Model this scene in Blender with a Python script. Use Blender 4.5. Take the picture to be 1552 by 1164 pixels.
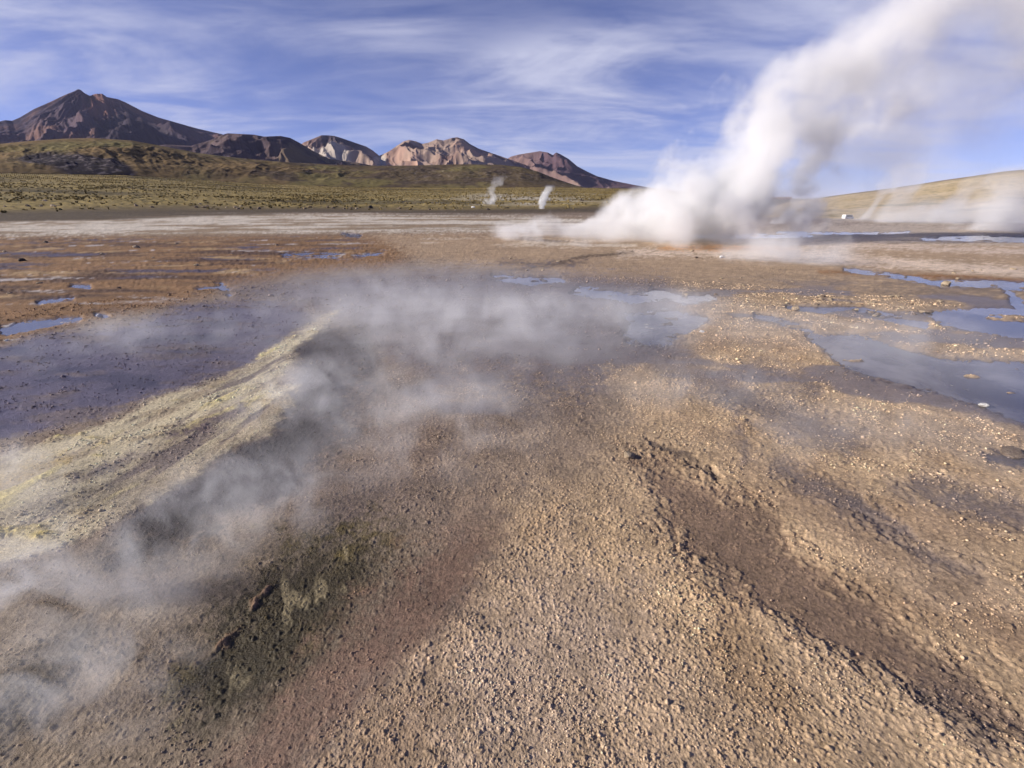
import bpy, math, random
import numpy as np
from mathutils import Vector

for o in list(bpy.data.objects):
    bpy.data.objects.remove(o)
S = bpy.context.scene
COL = S.collection
R = math.radians

# ------------------------------------------------------------------ camera
CAM_H = 1.7
FPX = 690.0            # focal length in photograph pixels (1552 wide)
PITCH = math.atan(282.0 / FPX)
cam_d = bpy.data.cameras.new('camera')
cam_d.sensor_width = 36.0
cam_d.lens = 36.0 * FPX / 1552.0
cam_d.clip_start = 0.05
cam_d.clip_end = 60000.0
cam = bpy.data.objects.new('camera', cam_d)
COL.objects.link(cam)
cam.location = (0, 0, CAM_H)
cam.rotation_euler = (math.pi / 2 - PITCH, 0, 0)
S.camera = cam

# ------------------------------------------------------------------ world, sun, exposure
SUN_EL = R(21.0)
SUN_AZ = R(-98.0)      # measured from +Y towards +X: the sun stands to the left, a little behind
EXPOSURE = 0.65
world = bpy.data.worlds.new('World')
S.world = world
world.use_nodes = True
wn, wl = world.node_tree.nodes, world.node_tree.links
wn.clear()


def mathn(nt, op, a, b=None, c=None, clamp=False):
    n = nt.nodes.new('ShaderNodeMath')
    n.operation = op
    n.use_clamp = clamp
    for i, v in enumerate((a, b, c)):
        if v is None:
            continue
        if isinstance(v, (int, float)):
            n.inputs[i].default_value = v
        else:
            nt.links.new(v, n.inputs[i])
    return n.outputs[0]


def vmath(nt, op, a, b=None, out=0):
    n = nt.nodes.new('ShaderNodeVectorMath')
    n.operation = op
    for i, v in enumerate((a, b)):
        if v is None:
            continue
        if isinstance(v, (tuple, list)):
            n.inputs[i].default_value = v
        else:
            nt.links.new(v, n.inputs[i])
    return n.outputs[out]


def noise(nt, vec, scale, detail=3.0, rough=0.5, dist=0.0, lac=2.0):
    n = nt.nodes.new('ShaderNodeTexNoise')
    n.inputs['Scale'].default_value = scale
    n.inputs['Detail'].default_value = detail
    n.inputs['Roughness'].default_value = rough
    n.inputs['Distortion'].default_value = dist
    n.inputs['Lacunarity'].default_value = lac
    if vec is not None:
        nt.links.new(vec, n.inputs['Vector'])
    return n.outputs['Fac']


def maprange(nt, v, a, b, c=0.0, d=1.0, smooth=True):
    n = nt.nodes.new('ShaderNodeMapRange')
    if smooth:
        n.interpolation_type = 'SMOOTHSTEP'
    n.inputs[1].default_value = a
    n.inputs[2].default_value = b
    n.inputs[3].default_value = c
    n.inputs[4].default_value = d
    nt.links.new(v, n.inputs[0])
    return n.outputs[0]


def mixc(nt, fac, a, b, mode='MIX'):
    n = nt.nodes.new('ShaderNodeMix')
    n.data_type = 'RGBA'
    n.blend_type = mode
    if isinstance(fac, (int, float)):
        n.inputs[0].default_value = fac
    else:
        nt.links.new(fac, n.inputs[0])
    for i, v in ((6, a), (7, b)):
        if isinstance(v, (tuple, list)):
            n.inputs[i].default_value = (*v, 1) if len(v) == 3 else v
        else:
            nt.links.new(v, n.inputs[i])
    return n.outputs[2]


def pix_dir(px, py):
    """unit world direction seen at a photograph pixel"""
    u, v = (px - 776) / FPX, (582 - py) / FPX
    c, s = math.cos(PITCH), math.sin(PITCH)
    d = Vector((u, c + v * s, -s + v * c))
    return d.normalized()


def build_world():
    nt = world.node_tree
    sky = wn.new('ShaderNodeTexSky')
    sky.sky_type = 'NISHITA'
    sky.sun_disc = False
    sky.sun_elevation = SUN_EL
    sky.sun_rotation = SUN_AZ
    sky.altitude = 4300
    sky.air_density = 1.0
    sky.dust_density = 1.2
    sky.ozone_density = 2.0
    tint = mixc(nt, 1.0, sky.outputs[0], (1.04, 0.93, 1.36), 'MULTIPLY')
    tc = wn.new('ShaderNodeTexCoord')
    dirv = tc.outputs['Generated']
    # high thin cloud: the view direction carried up to a flat cloud deck
    sep = wn.new('ShaderNodeSeparateXYZ')
    wl.new(dirv, sep.inputs[0])
    zc = mathn(nt, 'ADD', mathn(nt, 'MAXIMUM', sep.outputs[2], 0.0), 0.16)
    comb = wn.new('ShaderNodeCombineXYZ')
    wl.new(mathn(nt, 'DIVIDE', sep.outputs[0], zc), comb.inputs[0])
    wl.new(mathn(nt, 'DIVIDE', sep.outputs[1], zc), comb.inputs[1])
    deck = comb.outputs[0]
    mp = wn.new('ShaderNodeMapping')
    mp.inputs['Rotation'].default_value = (0, 0, R(28))
    mp.inputs['Scale'].default_value = (0.62, 1.2, 1)
    wl.new(deck, mp.inputs[0])
    wisps = noise(nt, mp.outputs[0], 1.3, 8, 0.56, 0.7)
    mp2 = wn.new('ShaderNodeMapping')
    mp2.inputs['Rotation'].default_value = (0, 0, R(15))
    mp2.inputs['Scale'].default_value = (0.8, 1.2, 1)
    wl.new(deck, mp2.inputs[0])
    broad = noise(nt, mp2.outputs[0], 0.55, 3, 0.5, 0.2)
    fil = noise(nt, mp.outputs[0], 7.0, 6, 0.6, 0.8)
    # cloud banks (direction, angular size, weight)
    banks = [(560, 50, 0.07, 0.6), (640, 35, 0.05, 0.3), (830, 125, 0.10, 0.9), (760, 125, 0.06, 0.55),
             (930, 70, 0.08, 0.35), (980, 165, 0.10, 0.25),
             (100, 95, 0.20, 0.45), (280, 130, 0.12, 0.25), (330, 182, 0.07, 0.6), (380, 30, 0.05, 0.5),
             (20, 170, 0.14, 0.75), (760, 205, 0.12, 0.45), (1500, 230, 0.14, 0.6), (1460, 60, 0.3, 0.75), (1100, 265, 0.25, 0.5), (600, 260, 0.2, 0.35),
             (-300, 100, 0.4, 0.5), (1900, 100, 0.4, 0.4)]
    acc = None
    for px, py, sz, w in banks:
        d = pix_dir(px, py)
        df = vmath(nt, 'SUBTRACT', dirv, tuple(d))
        df = vmath(nt, 'MULTIPLY', df, (0.62, 1.0, 1.6))
        ln = vmath(nt, 'LENGTH', df, out=1)
        q = mathn(nt, 'DIVIDE', ln, sz)
        g = mathn(nt, 'POWER', 2.718, mathn(nt, 'MULTIPLY', mathn(nt, 'MULTIPLY', q, q), -1.0))
        g = mathn(nt, 'MULTIPLY', g, w)
        acc = g if acc is None else mathn(nt, 'ADD', acc, g)
    tex = mathn(nt, 'ADD', mathn(nt, 'MULTIPLY', wisps, 0.88), mathn(nt, 'MULTIPLY', fil, 0.12))
    txn = maprange(nt, tex, 0.36, 0.68)
    bank = mathn(nt, 'MINIMUM', acc, 1.0)
    cl = mathn(nt, 'ADD', mathn(nt, 'MULTIPLY', bank, mathn(nt, 'ADD', 0.06, mathn(nt, 'MULTIPLY', txn, 0.8))),
               mathn(nt, 'MULTIPLY', mathn(nt, 'MULTIPLY', txn, maprange(nt, broad, 0.45, 0.70)), 0.07))
    cl = mathn(nt, 'MINIMUM', cl, 0.85)
    up = maprange(nt, sep.outputs[2], -0.02, 0.05, 0.0, 1.0)
    cl = mathn(nt, 'MULTIPLY', cl, up)
    colr = mixc(nt, cl, tint, (7.4, 7.6, 9.6))
    bg = wn.new('ShaderNodeBackground')
    bg.inputs['Strength'].default_value = 0.056
    wl.new(colr, bg.inputs['Color'])
    out = wn.new('ShaderNodeOutputWorld')
    wl.new(bg.outputs[0], out.inputs['Surface'])


build_world()

sun_d = bpy.data.lights.new('sun', 'SUN')
sun_d.energy = 4.6
sun_d.angle = R(0.5)
sun_d.color = (1.0, 0.925, 0.83)
sun = bpy.data.objects.new('sun', sun_d)
COL.objects.link(sun)
to_sun = Vector((math.sin(SUN_AZ) * math.cos(SUN_EL), math.cos(SUN_AZ) * math.cos(SUN_EL), math.sin(SUN_EL)))
sun.rotation_euler = to_sun.to_track_quat('Z', 'Y').to_euler()
sun.location = to_sun * 50

S.view_settings.view_transform = 'Standard'
S.view_settings.look = 'None'
S.view_settings.gamma = 1.0
S.view_settings.exposure = EXPOSURE
S.view_settings.use_curve_mapping = False
S.render.engine = 'CYCLES'
cy = S.cycles
cy.use_denoising = True
cy.denoiser = 'OPENIMAGEDENOISE'
cy.use_adaptive_sampling = True
cy.adaptive_threshold = 0.03
cy.max_bounces = 6
cy.diffuse_bounces = 2
cy.glossy_bounces = 2
cy.transparent_max_bounces = 16
cy.volume_bounces = 4
cy.volume_step_rate = 1.0
cy.volume_max_steps = 256
cy.sample_clamp_indirect = 4.0

# ------------------------------------------------------------------ numpy noise
def _hash(ix, iy, seed):
    h = (ix.astype(np.int64) * 374761393 + iy.astype(np.int64) * 668265263 + seed * 1274126177) & 0xFFFFFFFF
    h = ((h ^ (h >> 13)) * 1274126177) & 0xFFFFFFFF
    h = ((h ^ (h >> 16)) * 2246822519) & 0xFFFFFFFF
    return (h ^ (h >> 15)) & 0xFFFFFF


def h01(ix, iy, seed):
    return _hash(ix, iy, seed) / float(0xFFFFFF)


def gnoise(x, y, seed=0):
    ix, iy = np.floor(x), np.floor(y)
    fx, fy = x - ix, y - iy
    ux, uy = fx * fx * fx * (fx * (fx * 6 - 15) + 10), fy * fy * fy * (fy * (fy * 6 - 15) + 10)

    def gr(dx, dy):
        a = h01(ix + dx, iy + dy, seed) * (2 * np.pi)
        return np.cos(a) * (fx - dx) + np.sin(a) * (fy - dy)
    a = gr(0, 0) * (1 - ux) + gr(1, 0) * ux
    b = gr(0, 1) * (1 - ux) + gr(1, 1) * ux
    return (a * (1 - uy) + b * uy) * 1.5


def fbm(x, y, seed=0, octaves=4, gain=0.5):
    s, a, t = 0.0, 1.0, 0.0
    for k in range(octaves):
        s = s + a * gnoise(x * 2 ** k + 17.3 * k, y * 2 ** k - 9.1 * k, seed + 31 * k)
        t += a
        a *= gain
    return s / t


def ridged(x, y, seed=0, octaves=4, gain=0.5):
    s, a, t = 0.0, 1.0, 0.0
    for k in range(octaves):
        n = 1 - np.abs(gnoise(x * 2 ** k + 7.7 * k, y * 2 ** k + 3.1 * k, seed + 13 * k)) * 1.6
        s = s + a * n * n
        t += a
        a *= gain
    return s / t


def worley(x, y, seed=0):
    """distance to the nearest scattered point, and that point's random number"""
    ix, iy = np.floor(x), np.floor(y)
    f1 = np.full(x.shape, 9.0)
    cid = np.zeros(x.shape)
    for dx in (-1, 0, 1):
        for dy in (-1, 0, 1):
            cx, cyy = ix + dx, iy + dy
            a = h01(cx, cyy, seed)
            b = h01(cx, cyy, seed + 101)
            d = np.hypot(cx + a - x, cyy + b - y)
            m = d < f1
            f1 = np.where(m, d, f1)
            cid = np.where(m, h01(cx, cyy, seed + 202), cid)
    return f1, cid


def sstep(a, b, v):
    t = np.clip((v - a) / (b - a), 0, 1)
    return t * t * (3 - 2 * t)


# ------------------------------------------------------------------ photograph pixel <-> place
CP, SP = math.cos(PITCH), math.sin(PITCH)


def to_pix(x, y, z):
    zz = z - CAM_H
    depth = y * CP - zz * SP
    v = y * SP + zz * CP
    ok = depth > 0.02
    d = np.where(ok, depth, 0.02)
    return np.where(ok, 776 + FPX * x / d, -9999), np.where(ok, 582 - FPX * v / d, 9999)


def gnd(px, py, z=0.0):
    d = pix_dir(px, py)
    k = (z - CAM_H) / d.z
    return d.x * k, d.y * k


def az_of(px):
    """azimuth of a column of the photograph near the horizon"""
    return np.arctan2((np.asarray(px, float) - 776) / FPX, CP + (282 / FPX) * SP)


def tan_el(px, py):
    u, v = (np.asarray(px, float) - 776) / FPX, (582 - np.asarray(py, float)) / FPX
    return (-SP + v * CP) / np.hypot(u, CP + v * SP)


# ------------------------------------------------------------------ mesh helpers
def mesh_np(name, co, faces, smooth=True):
    me = bpy.data.meshes.new(name)
    me.vertices.add(len(co))
    me.vertices.foreach_set('co', np.ascontiguousarray(co, dtype=np.float32).ravel())
    fl = [np.asarray(f, dtype=np.int32) for f in faces if len(f)]
    nl = sum(f.size for f in fl)
    nf = sum(len(f) for f in fl)
    me.loops.add(nl)
    me.polygons.add(nf)
    me.loops.foreach_set('vertex_index', np.concatenate([f.ravel() for f in fl]))
    tot = np.concatenate([np.full(len(f), f.shape[1], dtype=np.int32) for f in fl])
    st = np.concatenate(([0], np.cumsum(tot)[:-1])).astype(np.int32)
    me.polygons.foreach_set('loop_start', st)
    me.polygons.foreach_set('use_smooth', np.full(nf, smooth))
    me.update(calc_edges=True)
    me.validate()
    return me


def grid_faces(nr, nc, wrap=False):
    i, j = np.meshgrid(np.arange(nr - 1), np.arange(nc if wrap else nc - 1), indexing='ij')
    j2 = (j + 1) % nc
    a, b = i * nc + j, i * nc + j2
    c, d = (i + 1) * nc + j2, (i + 1) * nc + j
    return np.stack([a.ravel(), d.ravel(), c.ravel(), b.ravel()], 1)


def attr_col(me, name, rgb):
    a = me.attributes.new(name, 'FLOAT_COLOR', 'POINT')
    c = np.ones((len(rgb), 4), dtype=np.float32)
    c[:, :3] = rgb
    a.data.foreach_set('color', c.ravel())


def attr_f(me, name, v):
    a = me.attributes.new(name, 'FLOAT', 'POINT')
    a.data.foreach_set('value', np.ascontiguousarray(v, dtype=np.float32))


def link(name, me, mat, label=None, cat=None, group=None, kind=None, parent=None):
    o = bpy.data.objects.new(name, me)
    COL.objects.link(o)
    if mat is not None and me is not None:
        if not me.materials:
            me.materials.append(mat)
    tag(o, label, cat, group, kind)
    if parent:
        o.parent = parent
    return o


def tag(o, label=None, cat=None, group=None, kind=None):
    if label: o['label'] = label
    if cat: o['category'] = cat
    if group: o['group'] = group
    if kind: o['kind'] = kind


def new_mat(name):
    m = bpy.data.materials.new(name)
    m.use_nodes = True
    nt = m.node_tree
    nt.nodes.clear()
    return m, nt


def attr_node(nt, name):
    n = nt.nodes.new('ShaderNodeAttribute')
    n.attribute_name = name
    return n


# ------------------------------------------------------------------ ground materials
def ground_material():
    m, nt = new_mat('ground')
    L = nt.links
    geo = nt.nodes.new('ShaderNodeNewGeometry')
    pos = geo.outputs['Position']
    col = attr_node(nt, 'tone').outputs['Color']
    wet = attr_node(nt, 'wet').outputs['Fac']
    n1 = noise(nt, pos, 55, 4, 0.6)
    n2 = noise(nt, pos, 3.0, 5, 0.6)
    n3 = noise(nt, pos, 0.5, 5, 0.65)
    k = mathn(nt, 'ADD', maprange(nt, n1, 0.3, 0.7, 0.62, 1.38, False),
              mathn(nt, 'ADD', maprange(nt, n2, 0.3, 0.7, -0.14, 0.14, False), maprange(nt, n3, 0.3, 0.7, -0.1, 0.1, False)))
    sc = nt.nodes.new('ShaderNodeVectorMath')
    sc.operation = 'SCALE'
    L.new(col, sc.inputs[0])
    L.new(k, sc.inputs['Scale'])
    p = nt.nodes.new('ShaderNodeBsdfPrincipled')
    L.new(sc.outputs[0], p.inputs['Base Color'])
    rg = mathn(nt, 'SUBTRACT', 0.92, mathn(nt, 'MULTIPLY', wet, 0.62))
    L.new(rg, p.inputs['Roughness'])
    L.new(mathn(nt, 'ADD', 0.12, mathn(nt, 'MULTIPLY', wet, 0.5)), p.inputs['Specular IOR Level'])
    b = nt.nodes.new('ShaderNodeBump')
    b.inputs['Strength'].default_value = 0.8
    b.inputs['Distance'].default_value = 0.006
    h = noise(nt, pos, 130, 4, 0.7)
    L.new(mathn(nt, 'ADD', h, mathn(nt, 'MULTIPLY', n1, 0.8)), b.inputs['Height'])
    L.new(b.outputs[0], p.inputs['Normal'])
    o = nt.nodes.new('ShaderNodeOutputMaterial')
    L.new(p.outputs[0], o.inputs['Surface'])
    return m


def water_material():
    m, nt = new_mat('shallow water')
    L = nt.links
    geo = nt.nodes.new('ShaderNodeNewGeometry')
    pos = geo.outputs['Position']
    p = nt.nodes.new('ShaderNodeBsdfPrincipled')
    n0 = noise(nt, pos, 0.9, 5, 0.6, 0.5)
    cr = mixc(nt, maprange(nt, n0, 0.4, 0.65), (0.055, 0.05, 0.07), (0.20, 0.188, 0.205))
    L.new(cr, p.inputs['Base Color'])
    p.inputs['Roughness'].default_value = 0.09
    p.inputs['IOR'].default_value = 1.4
    p.inputs['Specular IOR Level'].default_value = 0.7
    b = nt.nodes.new('ShaderNodeBump')
    b.inputs['Strength'].default_value = 0.2
    b.inputs['Distance'].default_value = 0.01
    L.new(noise(nt, pos, 14, 4, 0.6, 0.6), b.inputs['Height'])
    L.new(b.outputs[0], p.inputs['Normal'])
    o = nt.nodes.new('ShaderNodeOutputMaterial')
    L.new(p.outputs[0], o.inputs['Surface'])
    return m


# ------------------------------------------------------------------ zone chart of the ground
CH_X0, CH_X1, CH_Y0, CH_Y1, CH_S = -420, 1980, 296, 1420, 2.0
chx = np.arange(CH_X0, CH_X1 + 1, CH_S)
chy = np.arange(CH_Y0, CH_Y1 + 1, CH_S)
CHX, CHY = np.meshgrid(chx, chy)


def sd_poly(pts):
    """signed distance (positive inside) on the chart"""
    P = np.array(pts, float)
    d = np.full(CHX.shape, 1e12)
    ins = np.zeros(CHX.shape, bool)
    n = len(P)
    for i in range(n):
        a, b = P[i], P[(i + 1) % n]
        ex, ey = b - a
        wx, wy = CHX - a[0], CHY - a[1]
        t = np.clip((wx * ex + wy * ey) / max(ex * ex + ey * ey, 1e-9), 0, 1)
        d = np.minimum(d, (wx - ex * t) ** 2 + (wy - ey * t) ** 2)
        c = (a[1] <= CHY) != (b[1] <= CHY)
        if abs(ey) > 1e-9:
            ins ^= c & (CHX < a[0] + (CHY - a[1]) * ex / ey)
    d = np.sqrt(d)
    return np.where(ins, d, -d)


def sd_line(pts):
    """signed distance of a stroke; pts = (x, y, half width)"""
    best = np.full(CHX.shape, -1e6)
    for (x0, y0, w0), (x1, y1, w1) in zip(pts[:-1], pts[1:]):
        ex, ey = x1 - x0, y1 - y0
        t = np.clip(((CHX - x0) * ex + (CHY - y0) * ey) / max(ex * ex + ey * ey, 1e-9), 0, 1)
        d = np.hypot(CHX - x0 - ex * t, CHY - y0 - ey * t)
        best = np.maximum(best, w0 + (w1 - w0) * t - d)
    return best


def chart(field, px, py):
    fx = np.clip((px - CH_X0) / CH_S, 0, len(chx) - 1.001)
    fy = np.clip((py - CH_Y0) / CH_S, 0, len(chy) - 1.001)
    ix, iy = fx.astype(int), fy.astype(int)
    ax, ay = fx - ix, fy - iy
    return ((field[iy, ix] * (1 - ax) + field[iy, ix + 1] * ax) * (1 - ay)
            + (field[iy + 1, ix] * (1 - ax) + field[iy + 1, ix + 1] * ax) * ay)


FOOT_X = [-900, 0, 200, 400, 560, 700, 850, 1000, 1150, 2500]
FOOT_Y = [255, 263, 266, 279, 284, 285, 284, 287, 318, 318]


def land_z(x, y):
    """broad lie of the land: flat basin, grassy slope at the back, valley on the right"""
    r = np.hypot(x, y)
    az = np.arctan2(x, y)
    pxa = 776 + FPX * np.tan(np.clip(az, -1.2, 1.2)) * (CP + (282 / FPX) * SP)
    te = tan_el(np.clip(pxa, -600, 2200), np.interp(pxa, FOOT_X, FOOT_Y))
    z400 = np.maximum(CAM_H + te * 400, 0.0)
    t = np.clip((r - 75) / (400 - 75), 0, 1)
    slope = z400 * (t ** 1.08)
    slope = slope + np.where(r > 400, (np.minimum(r, 900) - 400) * 0.004, 0)
    left = 1 - sstep(1000, 1180, pxa)
    rr = np.clip(r - 52, 0, 330)
    z = slope * left - 0.034 * rr * (1 - left)
    front = sstep(-0.2, 0.2, np.cos(az))
    return z * front


def make_ground():
    py_rows = np.arange(1260, 318, -1.15)
    ang = np.arctan((py_rows - 582) / FPX) + PITCH
    r_img = CAM_H / np.tan(ang)
    r_near = np.geomspace(0.04, r_img[0] * 0.97, 26)
    r_far = np.concatenate([np.geomspace(r_img[-1] * 1.012, 480, 190), np.geomspace(500, 11500, 50)])
    rr = np.concatenate([r_near, r_img, r_far])
    fine = np.linspace(R(-70), R(70), 1180)
    back = np.linspace(R(70), R(290), 72)[1:-1]
    az = np.concatenate([fine, back])
    nr, nc = len(rr), len(az)
    RR, AZ = np.meshgrid(rr, az, indexing='ij')
    X, Y = (RR * np.sin(AZ)).ravel(), (RR * np.cos(AZ)).ravel()
    rad = RR.ravel()
    Z = land_z(X, Y)
    px, py = to_pix(X, Y, np.zeros_like(X))
    vis = (py < 3000)
    px = np.where(vis, px, 1100)
    py = np.where(vis, py, 1400)

    # ragged edges: shift the chart by noise that lives on the ground
    u1 = fbm(X * 1.1, Y * 1.1, 5, 5)
    u2 = fbm(X * 1.1 + 40, Y * 1.1, 6, 5)
    f1 = fbm(X * 6, Y * 6, 7, 4)
    f2 = fbm(X * 6 + 9, Y * 6, 8, 4)
    scale_px = FPX / np.maximum(rad, 0.8)
    amp = np.clip(scale_px * 0.16, 3, 46)
    wx = px + amp * (u1 * 1.3 + f1 * 0.45)
    fs = np.clip(1.2 / np.maximum(rad, 1.0), 0.06, 0.8)
    wy = py + amp * fs * (u2 * 1.3 + f2 * 0.45)

    blot = fbm(X * 0.55, Y * 0.55, 21, 5)
    fine_n = fbm(X * 9, Y * 9, 22, 4)
    mid_n = fbm(X * 2.2, Y * 2.2, 23, 4)
    streak = fbm(X * 0.22, Y * 0.8, 24, 5)

    edge = np.where(rad > 12, 1.2 * fine_n + mid_n, fbm(X * 24, Y * 24, 26, 4, 0.65) + 0.8 * fine_n)
    tone = np.empty((len(X), 3))
    tone[:] = (0.27, 0.205, 0.15)
    wet = np.full(len(X), 0.12)
    gran = np.full(len(X), 0.5)
    relief = np.zeros(len(X))

    def lay(mask, color=None, w=None, g=None, dz=None):
        if color is not None:
            tone[:] = tone * (1 - mask[:, None]) + np.asarray(color) * mask[:, None]
        if w is not None:
            wet[:] = wet * (1 - mask) + w * mask
        if g is not None:
            gran[:] = gran * (1 - mask) + g * mask
        if dz is not None:
            relief[:] = relief + dz * mask

    def zone(pts, soft, color=None, w=None, g=None, dz=None, k=1.0, line=False, bias=0.0, mod=None):
        f = sd_line(pts) if line else sd_poly(pts)
        m = sstep(-soft * 1.3, soft * 1.3, chart(f, wx, wy) + bias + soft * 1.6 * edge) * k
        if mod is not None:
            m = m * mod
        lay(m, color, w, g, dz)
        return m

    stre = sstep(-0.15, 0.2, streak)
    # back of the basin
    lay(sstep(21, 26, rad) * vis, (0.27, 0.20, 0.14), 0.1, 0.3)
    zone([(-420, 354), (560, 353), (790, 350), (840, 372), (640, 386), (580, 410), (440, 418), (350, 440), (270, 462),
          (150, 482), (80, 505), (0, 525), (-420, 580)], 9, (0.25, 0.145, 0.070), 0.12, 0.85)
    ochre = zone([(-420, 358), (500, 362), (560, 372), (430, 400), (330, 430), (200, 465), (80, 495), (-420, 560)], 12)
    lay(ochre * sstep(-0.02, 0.2, fbm(X * 0.16, Y * 0.8, 41, 6, 0.6)), (0.105, 0.058, 0.032), 0.3, 1.0, -0.004)
    lay(ochre * sstep(0.12, 0.32, fbm(X * 0.2 + 7, Y * 0.55, 42, 6, 0.6)), (0.085, 0.058, 0.062), 0.8, 0.6, -0.006)
    lay(ochre * sstep(0.15, 0.4, fbm(X * 0.5, Y * 1.1, 43, 5)), (0.40, 0.27, 0.14), 0.1, 0.8)
    lay(ochre * sstep(0.25, 0.40, fbm(X * 0.22 + 3, Y * 1.2, 45, 6, 0.6)), (0.52, 0.46, 0.42), 0.3, 0.3)
    zone([(560, 352), (1000, 348), (1980, 340), (1980, 440), (1300, 430), (1000, 432), (800, 420), (640, 400)], 12, (0.40, 0.285, 0.18), 0.12, 0.55)
    zone([(-420, 324), (300, 322), (700, 326), (980, 334), (1000, 350), (760, 352), (560, 353), (400, 356), (-420, 360)], 3,
         (0.30, 0.22, 0.14), 0.1, 0.5)
    belt = zone([(-420, 324), (300, 322), (700, 326), (980, 334), (1000, 348), (760, 350), (560, 351), (400, 354), (-420, 358)], 4)
    lay(belt * sstep(-0.22, 0.12, fbm(X * 0.10, Y * 0.33, 44, 6, 0.6)), (0.60, 0.53, 0.43), 0.1, 0.4)
    # grass slope and dark foot strip
    far = sstep(52, 66, rad + 22 * fbm(X * 0.035, Y * 0.06, 50, 5))
    left = 1 - sstep(1000, 1150, px)
    lay(far * left, (0.105, 0.080, 0.052), 0.0, 0.5)
    gt = sstep(74, 92, rad + 14 * fbm(X * 0.03, Y * 0.03, 51, 5)) * left
    gcol = np.array((0.30, 0.225, 0.085)) * (1 + 0.35 * fbm(X * 0.15, Y * 0.15, 52, 4))[:, None]
    tone[:] = tone * (1 - gt[:, None]) + gcol * gt[:, None]
    gran[:] = gran * (1 - gt) + 0.6 * gt
    tuss = sstep(0.0, 0.28, fbm(X * 0.012, Y * 0.022, 53, 7, 0.65))
    lay(gt * tuss * 0.85, (0.085, 0.066, 0.034))
    lay(gt * sstep(0.22, 0.42, fbm(X * 0.010 + 4, Y * 0.02, 54, 7, 0.62)), (0.26, 0.215, 0.10))
    tuft = sstep(0.12, 0.35, fbm(X * 0.7, Y * 0.7, 55, 3))
    lay(gt * tuft * 0.8 * (1 - sstep(180, 400, rad)), (0.05, 0.047, 0.018))
    pxa = 776 + FPX * np.tan(np.clip(np.arctan2(X, Y), -1.2, 1.2)) * (CP + (282 / FPX) * SP)
    pale = np.exp(-((pxa - 800) / 110) ** 2) * sstep(85, 100, rad) * (1 - sstep(160, 230, rad))
    lay(pale * sstep(-0.15, 0.15, fbm(X * 0.06, Y * 0.05, 56, 5)), (0.42, 0.37, 0.28))
    # right-hand far plain
    rp = sstep(1000, 1180, pxa) * sstep(40, 60, rad)
    lay(rp, (0.30, 0.23, 0.17), 0.1, 0.4)
    lay(rp * sstep(0.0, 0.25, fbm(X * 0.04, Y * 0.1, 57, 6)), (0.52, 0.45, 0.38))
    lay(rp * sstep(150, 240, rad), (0.24, 0.20, 0.11))

    zone([(1000, 340), (1980, 332), (1980, 372), (1300, 372), (1000, 368)], 6, (0.50, 0.42, 0.34), 0.15, 0.3, k=0.8)
    # bright sinter strips
    zone([(640, 366, 3), (800, 368, 4), (960, 373, 4)], 4, (0.62, 0.52, 0.40), 0.05, 0.3, line=True, mod=stre)
    zone([(940, 384, 4), (1100, 381, 6), (1260, 392, 7), (1420, 404, 7), (1700, 424, 8)], 5, (0.68, 0.54, 0.41), 0.05, 0.35, line=True)
    zone([(1120, 366, 3), (1300, 372, 4), (1500, 380, 4), (1800, 392, 5)], 4, (0.58, 0.46, 0.36), 0.05, 0.3, line=True)
    zone([(1000, 377, 2), (1110, 376, 4), (1200, 378, 2)], 3, (0.50, 0.27, 0.12), 0.05, 0.3, line=True)
    zone([(1240, 413, 2), (1360, 416, 3), (1560, 428, 4), (1800, 446, 4)], 3, (0.25, 0.13, 0.055), 0.1, 0.5, line=True)
    zone([(760, 398, 2), (830, 402, 3), (890, 396, 2)], 5, (0.12, 0.085, 0.065), 0.3, 0.8, line=True)
    zone([(760, 412, 1), (840, 402, 1.5), (880, 390, 2), (960, 383, 1)], 2, (0.11, 0.075, 0.05), 0.2, 0.6, line=True)

    # wet, dark and pale ground of the middle distance
    zone([(-420, 600), (0, 530), (60, 508), (180, 497), (280, 466), (380, 456), (450, 462), (480, 482), (470, 500), (430, 520),
          (395, 548), (330, 578), (200, 614), (100, 645), (0, 668), (-420, 740)], 8, (0.135, 0.112, 0.138), 0.92, 0.4)
    zone([(350, 440), (520, 418), (760, 412), (1010, 428), (1050, 470), (1040, 530), (960, 565), (905, 610), (880, 680), (700, 640),
          (640, 570), (560, 520), (500, 480), (430, 458)], 16, (0.15, 0.118, 0.115), 0.8, 0.6)
    zone([(470, 490), (560, 500), (590, 580), (540, 670), (430, 760), (300, 805), (170, 830), (240, 740), (400, 652), (450, 585), (440, 540)], 14,
         (0.060, 0.046, 0.042), 0.6, 0.6)
    zone([(560, 600), (900, 610), (900, 700), (770, 745), (730, 850), (600, 850), (440, 800), (470, 720)], 34, (0.25, 0.185, 0.135), 0.25, 0.7)
    zone([(520, 490), (640, 470), (760, 480), (720, 520), (590, 530)], 20, (0.17, 0.13, 0.11), 0.5, 0.4, k=0.7)
    sheen = sstep(-14, 14, chart(sd_poly([(480, 430), (760, 418), (1100, 428), (1600, 440), (1700, 640), (1300, 690), (1000, 620), (700, 640), (560, 560)]), wx, wy))
    wetsheet = sheen * sstep(0.06, 0.22, fbm(X * 0.42 + 3, Y * 0.75, 66, 5, 0.55))
    # lower left grey-brown crust
    zone([(-420, 940), (0, 862), (100, 836), (300, 800), (470, 780), (640, 790), (690, 850), (560, 990), (330, 1190), (-420, 1700)], 22,
         (0.25, 0.192, 0.132), 0.2, 0.6)
    zone([(300, 800, 30), (230, 830, 22), (170, 850, 12)], 14, (0.055, 0.043, 0.034), 0.5, 0.6, line=True)
    zone([(430, 660, 26), (400, 720, 26), (330, 760, 20), (250, 800, 14)], 16, (0.042, 0.034, 0.032), 0.5, 0.6, line=True, k=0.9)
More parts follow.
